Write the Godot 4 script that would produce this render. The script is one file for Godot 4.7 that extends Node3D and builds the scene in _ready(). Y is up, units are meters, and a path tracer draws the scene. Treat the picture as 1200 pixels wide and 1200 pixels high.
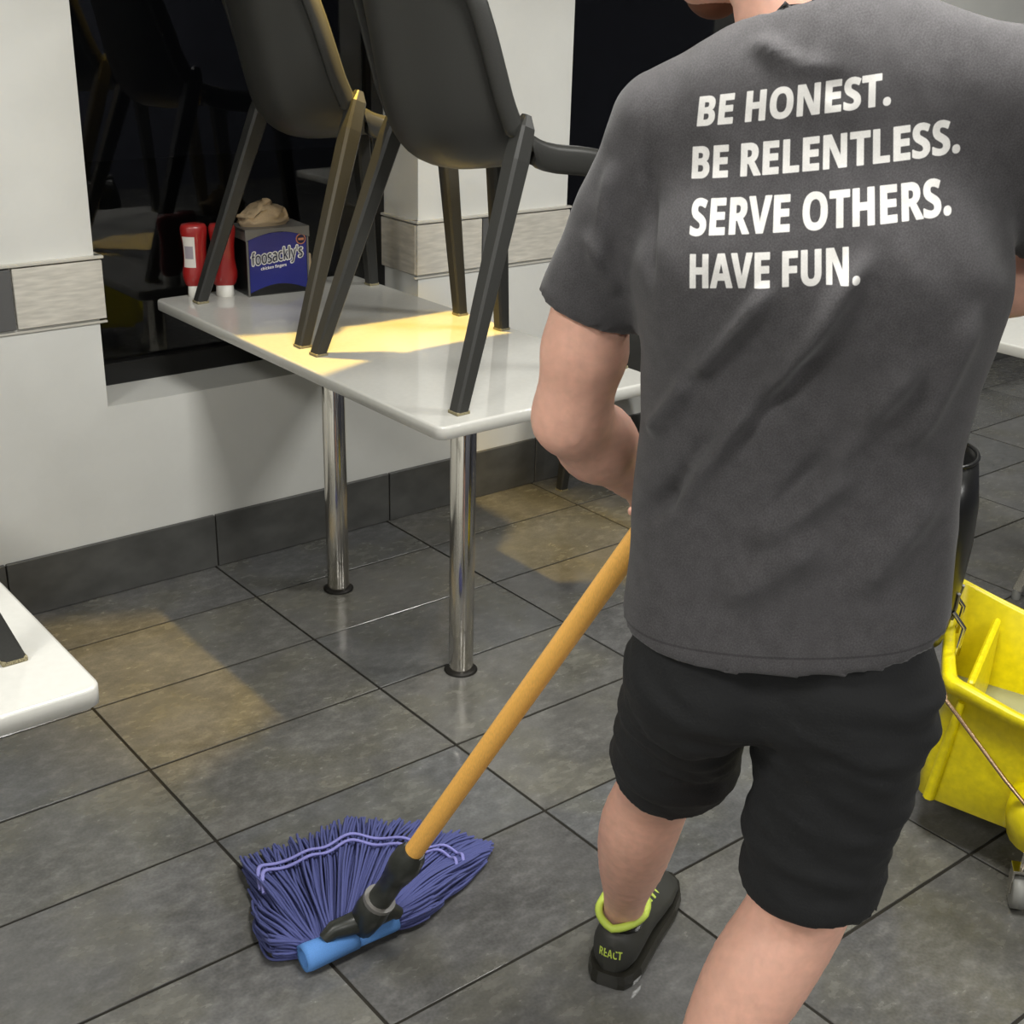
extends Node3D

# ---------------------------------------------------------------- helpers
var used := {}
var M := {}

func numbered(called: String) -> String:
	if not used.has(called):
		used[called] = 0
		return called
	used[called] += 1
	return "%s_%03d" % [called, used[called]]

func tag(o: Node, label: String, category := "", group := "", kind := "") -> void:
	if label != "": o.set_meta("label", label)
	if category != "": o.set_meta("category", category)
	if group != "": o.set_meta("group", group)
	if kind != "": o.set_meta("kind", kind)

func thing(called: String, label: String, category: String, at := Vector3.ZERO, turn := 0.0, group := "") -> Node3D:
	var o := Node3D.new()
	o.name = numbered(called)
	add_child(o)
	o.position = at
	o.rotation.y = turn
	tag(o, label, category, group)
	return o

func structure(called: String, label: String, at := Vector3.ZERO) -> Node3D:
	var o := Node3D.new()
	o.name = called
	add_child(o)
	o.position = at
	o.set_meta("kind", "structure")
	o.set_meta("label", label)
	return o

func part(called: String, mesh: Mesh, m: Material, parent: Node3D, at := Transform3D.IDENTITY) -> MeshInstance3D:
	var o := MeshInstance3D.new()
	o.name = called
	o.mesh = mesh
	o.material_override = m
	o.transform = at
	o.cast_shadow = GeometryInstance3D.SHADOW_CASTING_SETTING_ON
	parent.add_child(o, true)
	return o

func mat(c: Color, rough := 0.6, metal := 0.0, spec := 0.5) -> StandardMaterial3D:
	var m := StandardMaterial3D.new()
	m.albedo_color = c
	m.roughness = rough
	m.metallic = metal
	m.metallic_specular = spec
	return m

func c8(r: float, g: float, b: float) -> Color:
	return Color(r / 255.0, g / 255.0, b / 255.0)

func start() -> SurfaceTool:
	var st := SurfaceTool.new()
	st.begin(Mesh.PRIMITIVE_TRIANGLES)
	return st

func finish(st: SurfaceTool) -> ArrayMesh:
	st.generate_normals()
	return st.commit()

# corners run counter-clockwise seen from outside
func quad(st: SurfaceTool, a: Vector3, b: Vector3, c: Vector3, d: Vector3) -> void:
	st.add_vertex(a); st.add_vertex(c); st.add_vertex(b)
	st.add_vertex(a); st.add_vertex(d); st.add_vertex(c)

func tri(st: SurfaceTool, a: Vector3, b: Vector3, c: Vector3) -> void:
	st.add_vertex(a); st.add_vertex(c); st.add_vertex(b)

# box with chamfered edges, flat shaded
func bbox(st: SurfaceTool, centre: Vector3, size: Vector3, ch := 0.0, basis := Basis.IDENTITY) -> void:
	st.set_smooth_group(-1)
	var h := size / 2
	ch = minf(ch, minf(h.x, minf(h.y, h.z)) * 0.9)
	var v := {}
	for sx in [-1, 1]:
		for sy in [-1, 1]:
			for sz in [-1, 1]:
				for ax in 3:
					var q := Vector3(sx * h.x, sy * h.y, sz * h.z)
					for k in 3:
						if k != ax:
							q[k] -= signf(q[k]) * ch
					v[[sx, sy, sz, ax]] = centre + basis * q
	for ax in 3:
		var b1 := (ax + 1) % 3
		var b2 := (ax + 2) % 3
		for s in [-1, 1]:
			var ring := []
			for e in [[-1, -1], [1, -1], [1, 1], [-1, 1]]:
				var k := [0, 0, 0]
				k[ax] = s; k[b1] = e[0]; k[b2] = e[1]
				ring.append(v[[k[0], k[1], k[2], ax]])
			if s > 0: quad(st, ring[0], ring[1], ring[2], ring[3])
			else: quad(st, ring[3], ring[2], ring[1], ring[0])
		if ch > 0.0:
			for s1 in [-1, 1]:
				for s2 in [-1, 1]:
					var lo := [0, 0, 0]
					lo[ax] = -1; lo[b1] = s1; lo[b2] = s2
					var hi := lo.duplicate()
					hi[ax] = 1
					var a: Vector3 = v[[lo[0], lo[1], lo[2], b1]]
					var b: Vector3 = v[[hi[0], hi[1], hi[2], b1]]
					var c: Vector3 = v[[hi[0], hi[1], hi[2], b2]]
					var d: Vector3 = v[[lo[0], lo[1], lo[2], b2]]
					if s1 * s2 < 0: quad(st, a, b, c, d)
					else: quad(st, d, c, b, a)
	if ch > 0.0:
		for sx in [-1, 1]:
			for sy in [-1, 1]:
				for sz in [-1, 1]:
					var a: Vector3 = v[[sx, sy, sz, 0]]
					var b: Vector3 = v[[sx, sy, sz, 1]]
					var c: Vector3 = v[[sx, sy, sz, 2]]
					if sx * sy * sz > 0: tri(st, a, b, c)
					else: tri(st, a, c, b)

func boxmesh(size: Vector3, ch := 0.0, centre := Vector3.ZERO) -> ArrayMesh:
	var st := start()
	bbox(st, centre, size, ch)
	return finish(st)

# rings: each PackedVector3Array of equal length, running counter-clockwise seen from the end
func loft(st: SurfaceTool, rings: Array, cap0 := true, cap1 := true, group := 0) -> void:
	st.set_smooth_group(group)
	var n: int = rings[0].size()
	for i in rings.size() - 1:
		for k in n:
			var k2 := (k + 1) % n
			quad(st, rings[i][k], rings[i][k2], rings[i + 1][k2], rings[i + 1][k])
	for e in [[cap0, 0], [cap1, rings.size() - 1]]:
		if e[0]:
			st.set_smooth_group(-1)
			var r: PackedVector3Array = rings[e[1]]
			var m := Vector3.ZERO
			for q in r: m += q
			m /= n
			for k in n:
				if e[1] == 0: tri(st, m, r[(k + 1) % n], r[k])
				else: tri(st, m, r[k], r[(k + 1) % n])
			st.set_smooth_group(group)

func tube(st: SurfaceTool, path: Array, rad, sides := 10, caps := true, flat := 1.0, group := 0) -> void:
	var rings := []
	var up := Vector3.UP
	for i in path.size():
		var d: Vector3 = (path[mini(i + 1, path.size() - 1)] - path[maxi(i - 1, 0)]).normalized()
		if i == 0 and absf(d.dot(up)) > 0.9: up = Vector3.RIGHT
		var x := up.cross(d).normalized()
		var y := d.cross(x).normalized()
		up = y
		var r: float = rad[i] if rad is Array else rad
		var ring := PackedVector3Array()
		for k in sides:
			var a := TAU * k / sides
			ring.append(path[i] + (x * cos(a) + y * sin(a) * flat) * r)
		rings.append(ring)
	loft(st, rings, caps, caps, group)

# profile of [radius, y] turned about y
func lathe(st: SurfaceTool, prof: Array, sides := 24, at := Vector3.ZERO) -> void:
	var rings := []
	for q in prof:
		var ring := PackedVector3Array()
		for k in sides:
			var a := -TAU * k / sides
			ring.append(at + Vector3(cos(a) * q[0], q[1], sin(a) * q[0]))
		rings.append(ring)
	loft(st, rings)

# slab with rounded corners and eased edges, top at y1
func slab(st: SurfaceTool, x0: float, x1: float, z0: float, z1: float, y0: float, y1: float, r: float, e: float) -> void:
	var rings := []
	for lv in [[y0, e * 0.6], [y0 + e * 0.5, 0.0], [y1 - e, 0.0], [y1 - e * 0.3, e * 0.3], [y1, e]]:
		var ring := PackedVector3Array()
		for cnr in [[x1, z0, 0.0], [x0, z0, 1.0], [x0, z1, 2.0], [x1, z1, 3.0]]:
			var cx: float = cnr[0] + (-r if cnr[0] == x1 else r)
			var cz: float = cnr[1] + (-r if cnr[1] == z1 else r)
			for k in 7:
				var a: float = (cnr[2] + k / 6.0) * PI / 2
				ring.append(Vector3(cx + cos(a) * (r - lv[1]), lv[0], cz - sin(a) * (r - lv[1])))
		rings.append(ring)
	loft(st, rings)

func crom(a: Array, t: float):
	var n := a.size() - 1
	var i := clampi(int(floor(t * n)), 0, n - 1)
	var u := t * n - i
	var p0 = a[maxi(i - 1, 0)]
	var p1 = a[i]
	var p2 = a[i + 1]
	var p3 = a[mini(i + 2, n)]
	return 0.5 * ((2.0 * p1) + (p2 - p0) * u + (2.0 * p0 - 5.0 * p1 + 4.0 * p2 - p3) * u * u + (3.0 * p1 - p0 - 3.0 * p2 + p3) * u * u * u)

# ---------------------------------------------------------------- implicit surfaces
class Field:
	var lo: Vector3
	var n: Vector3i
	var cell: float
	var f := PackedFloat32Array()
	func _init(a: Vector3, b: Vector3, c: float) -> void:
		lo = a
		cell = c
		n = Vector3i(((b - a) / c).ceil()) + Vector3i.ONE
		f.resize(n.x * n.y * n.z)
		f.fill(1.0)
	# tapered capsule from a (radius ra) to b (radius rb), flattened along axis ax by factor fl; cut: [point, normal] keeps the side against the normal
	func bone(a: Vector3, b: Vector3, ra: float, rb: float, k := 0.02, ax := Vector3.ZERO, fl := 1.0, cut = null, carve := false) -> void:
		var m := maxf(ra, rb) / minf(fl, 1.0) * maxf(fl, 1.0) + k + cell * 2.0
		var p0 := a.min(b) - Vector3.ONE * m
		var p1 := a.max(b) + Vector3.ONE * m
		var i0 := Vector3i(((p0 - lo) / cell).floor()).clamp(Vector3i.ZERO, n - Vector3i.ONE)
		var i1 := Vector3i(((p1 - lo) / cell).ceil()).clamp(Vector3i.ZERO, n - Vector3i.ONE)
		var d := b - a
		var l2 := maxf(d.length_squared(), 1e-9)
		var stretch := 1.0 / fl - 1.0
		var bend := fl != 1.0
		for z in range(i0.z, i1.z + 1):
			for y in range(i0.y, i1.y + 1):
				var row := (z * n.y + y) * n.x
				for x in range(i0.x, i1.x + 1):
					var p := lo + Vector3(x, y, z) * cell
					var q := p - a
					if bend: q += ax * (q.dot(ax) * stretch)
					var t := clampf(q.dot(d) / l2, 0.0, 1.0)
					var v := (q - d * t).length() - lerpf(ra, rb, t)
					if cut != null: v = maxf(v, (p - cut[0]).dot(cut[1]))
					var o := f[row + x]
					if carve:
						f[row + x] = maxf(o, -v)
					else:
						var h := maxf(k - absf(o - v), 0.0) / k
						f[row + x] = minf(o, v) - h * h * k * 0.25
	# smooth limb through points with radii
	func limb(pts: Array, rad: Array, steps := 16) -> void:
		var n1 := pts.size() - 1
		var lp := Vector3.ZERO
		var lr := 0.0
		for i in steps + 1:
			var t := float(i) / steps * n1
			var j := clampi(int(t), 0, n1 - 1)
			var u := t - j
			var p0: Vector3 = pts[maxi(j - 1, 0)]
			var p1: Vector3 = pts[j]
			var p2: Vector3 = pts[j + 1]
			var p3: Vector3 = pts[mini(j + 2, n1)]
			var r0: float = rad[maxi(j - 1, 0)]
			var r3: float = rad[mini(j + 2, n1)]
			var p := p1.cubic_interpolate(p2, p0, p3, u)
			var r := cubic_interpolate(rad[j], rad[j + 1], r0, r3, u)
			if i > 0: bone(lp, p, lr, r, 0.003)
			lp = p
			lr = r
	func clip(point: Vector3, normal: Vector3) -> void:
		for z in n.z:
			for y in n.y:
				var row := (z * n.y + y) * n.x
				for x in n.x:
					var p := lo + Vector3(x, y, z) * cell
					f[row + x] = maxf(f[row + x], (p - point).dot(normal))
	func mesh() -> Array:
		var at := {}
		var vs := PackedVector3Array()
		var idx := PackedInt32Array()
		var sx := 1
		var sy := n.x
		var sz := n.x * n.y
		var corner := [0, sx, sy, sx + sy, sz, sx + sz, sy + sz, sx + sy + sz]
		var off := [Vector3(0, 0, 0), Vector3(1, 0, 0), Vector3(0, 1, 0), Vector3(1, 1, 0), Vector3(0, 0, 1), Vector3(1, 0, 1), Vector3(0, 1, 1), Vector3(1, 1, 1)]
		var edges := [[0, 1], [2, 3], [4, 5], [6, 7], [0, 2], [1, 3], [4, 6], [5, 7], [0, 4], [1, 5], [2, 6], [3, 7]]
		for z in n.z - 1:
			for y in n.y - 1:
				var i := (z * n.y + y) * n.x
				for x in n.x - 1:
					var e := i + x
					var s0 := f[e] < 0.0
					if s0 == (f[e + sx] < 0.0) and s0 == (f[e + sy] < 0.0) and s0 == (f[e + sx + sy] < 0.0) and s0 == (f[e + sz] < 0.0) and s0 == (f[e + sx + sz] < 0.0) and s0 == (f[e + sy + sz] < 0.0) and s0 == (f[e + sx + sy + sz] < 0.0):
						continue
					var sum := Vector3.ZERO
					var c := 0
					for ed in edges:
						var a: float = f[e + corner[ed[0]]]
						var b: float = f[e + corner[ed[1]]]
						if (a < 0.0) != (b < 0.0):
							sum += off[ed[0]].lerp(off[ed[1]], a / (a - b))
							c += 1
					at[e] = vs.size()
					vs.append(lo + (Vector3(x, y, z) + sum / c) * cell)
		for e in at:
			var x: int = e % n.x
			var y: int = (e / n.x) % n.y
			var z: int = e / sz
			for ax in 3:
				var s: int = [sx, sy, sz][ax]
				var u: int = [sy, sz, sx][ax]
				var w: int = [sz, sx, sy][ax]
				if [y, z, x][ax] == 0 or [z, x, y][ax] == 0: continue
				var a := f[e] < 0.0
				if a == (f[e + s] < 0.0): continue
				if not (at.has(e - u) and at.has(e - w) and at.has(e - u - w)): continue
				var q := [at[e], at[e - u], at[e - u - w], at[e - w]]
				if a: idx.append_array([q[0], q[2], q[1], q[0], q[3], q[2]])
				else: idx.append_array([q[0], q[1], q[2], q[0], q[2], q[3]])
		return [vs, idx]

func normals_of(vs: PackedVector3Array, idx: PackedInt32Array) -> PackedVector3Array:
	var ns := PackedVector3Array()
	ns.resize(vs.size())
	for i in range(0, idx.size(), 3):
		var a := idx[i]
		var b := idx[i + 1]
		var c := idx[i + 2]
		var nn := (vs[c] - vs[a]).cross(vs[b] - vs[a])
		ns[a] += nn; ns[b] += nn; ns[c] += nn
	for i in ns.size(): ns[i] = ns[i].normalized()
	return ns

func relaxed(m: Array, times: int) -> Array:
	var vs: PackedVector3Array = m[0]
	var idx: PackedInt32Array = m[1]
	for r in times:
		var sum := PackedVector3Array()
		sum.resize(vs.size())
		var cnt := PackedInt32Array()
		cnt.resize(vs.size())
		for i in range(0, idx.size(), 3):
			var a := idx[i]
			var b := idx[i + 1]
			var c := idx[i + 2]
			sum[a] += vs[b] + vs[c]; sum[b] += vs[a] + vs[c]; sum[c] += vs[a] + vs[b]
			cnt[a] += 2; cnt[b] += 2; cnt[c] += 2
		for i in vs.size():
			if cnt[i] > 0: vs[i] = vs[i].lerp(sum[i] / cnt[i], 0.6)
	return [vs, idx]

func joined(list: Array) -> ArrayMesh:
	var vs := PackedVector3Array()
	var idx := PackedInt32Array()
	for l in list:
		var base := vs.size()
		vs.append_array(l[0])
		for i in l[1]: idx.append(i + base)
	var arr := []
	arr.resize(Mesh.ARRAY_MAX)
	arr[Mesh.ARRAY_VERTEX] = vs
	arr[Mesh.ARRAY_NORMAL] = normals_of(vs, idx)
	arr[Mesh.ARRAY_INDEX] = idx
	var m := ArrayMesh.new()
	m.add_surface_from_arrays(Mesh.PRIMITIVE_TRIANGLES, arr)
	return m

# ---------------------------------------------------------------- textures
func noise_image(w: int, h: int, freq: float, seed_: int, octaves := 4, sx := 1.0, kind := FastNoiseLite.TYPE_SIMPLEX_SMOOTH) -> PackedFloat32Array:
	var nz := FastNoiseLite.new()
	nz.noise_type = kind
	nz.seed = seed_
	nz.frequency = freq
	nz.fractal_octaves = octaves
	var im := nz.get_seamless_image(w, h, false, false, 0.2) if sx == 1.0 else nz.get_seamless_image(int(w / sx), h, false, false, 0.2)
	im.convert(Image.FORMAT_L8)
	if sx != 1.0: im.resize(w, h, Image.INTERPOLATE_CUBIC)
	var d := im.get_data()
	var o := PackedFloat32Array()
	o.resize(w * h)
	for i in w * h: o[i] = d[i] / 255.0
	return o

func tex(im: Image) -> ImageTexture:
	return ImageTexture.create_from_image(im)

func slate_maps() -> Array:
	var w := 1024
	var a := noise_image(w, w, 0.006, 11, 5)
	var b := noise_image(w, w, 0.004, 23, 4)
	var c := noise_image(w, w, 0.035, 37, 5, 1.7)
	var d := noise_image(w, w, 0.12, 51, 3)
	var col := PackedByteArray()
	col.resize(w * w * 3)
	var hgt := PackedByteArray()
	hgt.resize(w * w)
	var rgh := PackedByteArray()
	rgh.resize(w * w)
	for i in w * w:
		var v := (a[i] - 0.5) * 0.34 + (c[i] - 0.5) * 0.3 + (d[i] - 0.5) * 0.26
		var warm := clampf((b[i] - 0.42) * 3.0, 0.0, 1.0)
		var g := clampf(98.0 + v * 58.0, 50.0, 180.0)
		var flake := clampf((c[i] - 0.62) * 9.0, 0.0, 1.0)
		g += flake * 4.0
		col[i * 3] = int(clampf(g * lerpf(0.99, 1.01, warm), 0, 255))
		col[i * 3 + 1] = int(clampf(g * lerpf(0.985, 1.0, warm), 0, 255))
		col[i * 3 + 2] = int(clampf(g * lerpf(0.975, 0.945, warm), 0, 255))
		hgt[i] = int(clampf((a[i] * 0.4 + c[i] * 0.45 + d[i] * 0.15) * 255.0, 0, 255))
		rgh[i] = int(clampf((0.19 + (b[i] - 0.5) * 0.26 + (c[i] - 0.5) * 0.22) * 255.0, 24, 190))
	return [tex(Image.create_from_data(w, w, false, Image.FORMAT_RGB8, col)), tex(Image.create_from_data(w, w, false, Image.FORMAT_L8, hgt)), tex(Image.create_from_data(w, w, false, Image.FORMAT_L8, rgh))]

func speckle(base: Color, amount: float, freq: float, seed_: int, sx := 1.0, w := 512, octaves := 4) -> ImageTexture:
	var a := noise_image(w, w, freq, seed_, octaves, sx)
	var b := PackedByteArray()
	b.resize(w * w * 3)
	for i in w * w:
		var k := 1.0 + (a[i] - 0.5) * 2.0 * amount
		b[i * 3] = int(clampf(base.r * k * 255.0, 0, 255))
		b[i * 3 + 1] = int(clampf(base.g * k * 255.0, 0, 255))
		b[i * 3 + 2] = int(clampf(base.b * k * 255.0, 0, 255))
	return tex(Image.create_from_data(w, w, false, Image.FORMAT_RGB8, b))

func noise_mat(base: Color, amount: float, freq: float, seed_: int, rough: float, scale := 1.0, sx := 1.0, bump := 0.0, octaves := 4) -> StandardMaterial3D:
	var m := mat(Color.WHITE, rough)
	m.albedo_texture = speckle(base, amount, freq, seed_, sx, 512, octaves)
	m.uv1_triplanar = true
	m.uv1_scale = Vector3.ONE * scale
	if bump > 0.0:
		m.heightmap_enabled = true
		m.heightmap_texture = speckle(Color(0.5, 0.5, 0.5), 0.9, freq, seed_ + 1, sx, 512, octaves)
		m.heightmap_scale = bump
	return m

# flat front triangles of a line of lettering, scaled into the unit square of its own bounds
func letters(text: String, bold := true) -> Array:
	var f := SystemFont.new()
	f.font_names = PackedStringArray(["Droid Sans"])
	f.font_weight = 700 if bold else 400
	var tm := TextMesh.new()
	tm.text = text
	tm.font = f
	tm.font_size = 96
	tm.pixel_size = 0.01
	tm.depth = 0.02
	tm.curve_step = 1.0
	var arr := tm.get_mesh_arrays()
	var v: PackedVector3Array = arr[Mesh.ARRAY_VERTEX]
	var ix = arr[Mesh.ARRAY_INDEX]
	var n: int = ix.size() if ix != null else v.size()
	var out := PackedVector2Array()
	var lo := Vector2(1e9, 1e9)
	var hi := Vector2(-1e9, -1e9)
	for i in range(0, n, 3):
		var p := []
		for k in 3: p.append(v[ix[i + k]] if ix != null else v[i + k])
		if p[0].z < 0.005 or p[1].z < 0.005 or p[2].z < 0.005: continue
		for q in p:
			out.append(Vector2(q.x, q.y))
			lo = lo.min(Vector2(q.x, q.y))
			hi = hi.max(Vector2(q.x, q.y))
	return [out, lo, hi]

# thin raised lettering on a plane: o lower-left corner, x and y its extent
func print_mesh(text: String, o: Vector3, x: Vector3, y: Vector3, lift := 0.0004, fat := 0.0, bold := true, curve := 0.0) -> ArrayMesh:
	var l := letters(text, bold)
	var st := start()
	st.set_smooth_group(-1)
	var n := x.cross(y).normalized()
	for pass_ in (1 if fat == 0.0 else 8):
		var sh := Vector3.ZERO
		if fat > 0.0: sh = (x.normalized() * cos(pass_ * TAU / 8) + y.normalized() * sin(pass_ * TAU / 8)) * fat
		for i in range(0, l[0].size(), 3):
			var p := []
			for k in 3:
				var u: Vector2 = (l[0][i + k] - l[1]) / (l[2] - l[1])
				p.append(o + x * u.x + y * u.y + n * lift + sh)
				p[k].z -= curve * p[k].x * p[k].x
			if (p[1] - p[0]).cross(p[2] - p[0]).dot(n) > 0: tri(st, p[0], p[1], p[2])
			else: tri(st, p[0], p[2], p[1])
	return finish(st)

# ---------------------------------------------------------------- scene
const CAM := Vector3(-0.8916, 1.5676, 3.1394)
const TOP := 0.745

func _ready() -> void:
	var cam := Camera3D.new()
	cam.name = "camera"
	add_child(cam)
	cam.position = CAM
	cam.rotation = Vector3(-0.3888, -0.6838, 0.0279)
	cam.fov = rad_to_deg(2.0 * atan(600.0 / 1524.3))
	cam.near = 0.05
	cam.current = true
	var we := WorldEnvironment.new()
	var env := Environment.new()
	env.background_mode = Environment.BG_COLOR
	env.background_color = Color(0.012, 0.013, 0.016)
	env.tonemap_mode = Environment.TONE_MAPPER_LINEAR
	env.tonemap_exposure = 1.31
	env.sdfgi_enabled = true
	env.ssao_enabled = true
	env.ssil_enabled = true
	we.environment = env
	add_child(we)
	materials()
	ceiling_panels()
	room()
	floor_tiles()
	exterior()
	pendant()
	tables()
	chairs()
	table_things()
	bucket()
	mop()
	person()

func ceiling_panels() -> void:
	var names := ["directly above the mopping man", "to the left of the mopping man", "above the right-hand table and stool", "behind the camera on the left", "behind the mopping man's back", "at the far right behind the camera"]
	var spots := [Vector3(0.3, 0, 2.2), Vector3(-2.0, 0, 2.2), Vector3(2.6, 0, 2.2), Vector3(-2.0, 0, 5.0), Vector3(0.3, 0, 5.0), Vector3(2.6, 0, 5.0)]
	for i in spots.size():
		var t := thing("ceiling_light", "white square ceiling light panel " + names[i], "ceiling light", spots[i] + Vector3(0, 2.745, 0), 0.0, "ceiling light panels")
		part("frame", boxmesh(Vector3(0.66, 0.03, 0.66), 0.006, Vector3(0, -0.015, 0)), M.white_metal, t)
		part("diffuser", boxmesh(Vector3(0.58, 0.008, 0.58), 0.002, Vector3(0, -0.033, 0)), M.glow, t)
		var l := AreaLight3D.new()
		l.area_size = Vector2(0.58, 0.58)
		l.light_energy = [4.3, 4.0, 4.2, 4.2, 3.8, 3.8][i]
		l.light_color = Color(1.0, 0.995, 0.975)
		l.area_range = 12.0
		l.shadow_enabled = true
		l.rotation.x = -PI / 2
		l.position.y = -0.042
		t.add_child(l)

func materials() -> void:
	M.wall = noise_mat(c8(212, 212, 207), 0.015, 0.01, 5, 0.55, 0.8, 1.0, 0.02)
	M.far_wall = noise_mat(c8(70, 72, 84), 0.05, 0.01, 6, 0.7, 0.8)
	M.ceiling = mat(c8(205, 203, 196), 0.9)
	M.white_metal = mat(c8(225, 224, 220), 0.4)
	M.glow = mat(c8(240, 240, 235), 0.5)
	M.glow.emission_enabled = true
	M.glow.emission = Color(1, 0.995, 0.975)
	M.glow.emission_energy_multiplier = 1.0
	M.base = noise_mat(c8(76, 76, 74), 0.12, 0.02, 8, 0.4, 1.2, 1.6, 0.03)
	M.grout = mat(c8(42, 40, 36), 0.95, 0.0, 0.2)
	M.stone = noise_mat(c8(198, 194, 184), 0.09, 0.07, 17, 0.45, 2.0, 7.0, 0.0)
	M.stone2 = noise_mat(c8(188, 183, 172), 0.1, 0.05, 19, 0.45, 2.0, 5.0, 0.0)
	M.dark_tile = mat(c8(92, 92, 92), 0.4)
	M.strip = mat(c8(205, 202, 192), 0.35, 0.2)
	M.black_frame = mat(c8(16, 16, 16), 0.35)
	M.glass = mat(Color(0.02, 0.022, 0.025, 0.25), 0.02)
	M.glass.transparency = BaseMaterial3D.TRANSPARENCY_ALPHA
	M.asphalt = noise_mat(c8(58, 56, 50), 0.25, 0.05, 44, 0.9, 1.0)
	M.laminate = noise_mat(c8(194, 193, 187), 0.015, 0.05, 31, 0.06, 2.0)
	M.laminate_left = M.laminate
	M.steel = mat(c8(214, 210, 202), 0.13, 1.0)
	M.steel_dark = mat(c8(40, 38, 35), 0.5, 0.6)
	M.chair = noise_mat(c8(48, 48, 46), 0.07, 0.1, 61, 0.42, 4.0, 1.0, 0.0)
	M.chair.metallic_specular = 0.4
	M.foot = noise_mat(c8(128, 120, 92), 0.4, 0.06, 63, 0.7, 12.0)
	var s := slate_maps()
	M.tiles = []
	for i in 5:
		var m := StandardMaterial3D.new()
		m.albedo_color = [Color(1, 1, 1), Color(0.95, 0.96, 0.97), Color(1.0, 0.995, 0.975), Color(0.9, 0.9, 0.9), Color(1.0, 1.0, 0.985)][i]
		m.albedo_texture = s[0]
		m.roughness_texture = s[2]
		m.roughness = 1.0
		m.metallic_specular = 0.5
		m.heightmap_enabled = true
		m.heightmap_texture = s[1]
		m.heightmap_scale = 0.05
		m.uv1_triplanar = true
		m.uv1_world_triplanar = true
		m.uv1_scale = Vector3.ONE * 0.95
		m.uv1_offset = Vector3(0.37, 0.11, 0.23) * i
		M.tiles.append(m)
	M.red = mat(c8(150, 14, 12), 0.18)
	M.red.clearcoat_enabled = true
	M.cap = mat(c8(232, 230, 222), 0.4)
	M.paper = mat(c8(214, 208, 200), 0.6)
	M.print_grey = mat(c8(150, 142, 150), 0.7)
	M.black_plastic = mat(c8(18, 18, 18), 0.3)
	M.grey_plastic = mat(c8(104, 102, 98), 0.4)
	M.blue = noise_mat(c8(36, 42, 118), 0.05, 0.1, 71, 0.25, 4.0)
	M.white = mat(c8(238, 236, 232), 0.6)
	M.navy = mat(c8(16, 18, 54), 0.5)
	M.orange = mat(c8(186, 120, 84), 0.5)
	M.napkin = noise_mat(c8(186, 164, 132), 0.08, 0.1, 73, 0.95, 8.0)
	M.yellow = noise_mat(c8(216, 200, 8), 0.08, 0.03, 81, 0.34, 3.0)
	M.water = mat(c8(140, 140, 104), 0.06)
	M.wire = mat(c8(190, 160, 132), 0.25, 1.0)
	M.rubber = mat(c8(120, 120, 116), 0.5)
	M.wood = noise_mat(c8(236, 178, 88), 0.12, 0.03, 91, 0.42, 6.0, 0.12, 0.0)
	M.yarn = noise_mat(c8(74, 80, 132), 0.22, 0.2, 101, 0.9, 14.0)
	M.yarn_light = noise_mat(c8(128, 128, 190), 0.15, 0.2, 103, 0.9, 14.0)
	M.band = noise_mat(c8(84, 134, 198), 0.12, 0.1, 105, 0.8, 10.0)
	M.clamp = noise_mat(c8(40, 42, 38), 0.25, 0.05, 107, 0.35, 8.0)
	M.skin = noise_mat(c8(216, 167, 147), 0.06, 0.02, 111, 0.55, 5.0, 1.0, 0.0, 5)
	M.skin.subsurf_scatter_enabled = true
	M.skin.subsurf_scatter_strength = 0.15
	M.hair = noise_mat(c8(92, 52, 30), 0.4, 0.1, 113, 0.8, 10.0, 0.3)
	M.shorts = noise_mat(c8(17, 18, 20), 0.16, 0.08, 115, 0.85, 6.0, 1.0, 0.05)
	M.shoe = noise_mat(c8(44, 44, 40), 0.2, 0.3, 117, 0.6, 14.0)
	M.sole = mat(c8(34, 33, 28), 0.3)
	M.lime = mat(c8(168, 186, 74), 0.6)
	M.eye = mat(c8(230, 226, 220), 0.2)
	M.iris = mat(c8(52, 40, 30), 0.2)
	M.lip = mat(c8(168, 96, 84), 0.5)
	M.bulb = mat(c8(255, 230, 180), 0.4)
	M.bulb.emission_enabled = true
	M.bulb.emission = Color(1.0, 0.78, 0.42)
	M.bulb.emission_energy_multiplier = 3.0
	M.shade = mat(c8(30, 30, 30), 0.5)

# ---------------------------------------------------------------- setting
const X0 := -3.2
const X1 := 5.2
const Z1 := 6.2
const H := 2.75

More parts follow.
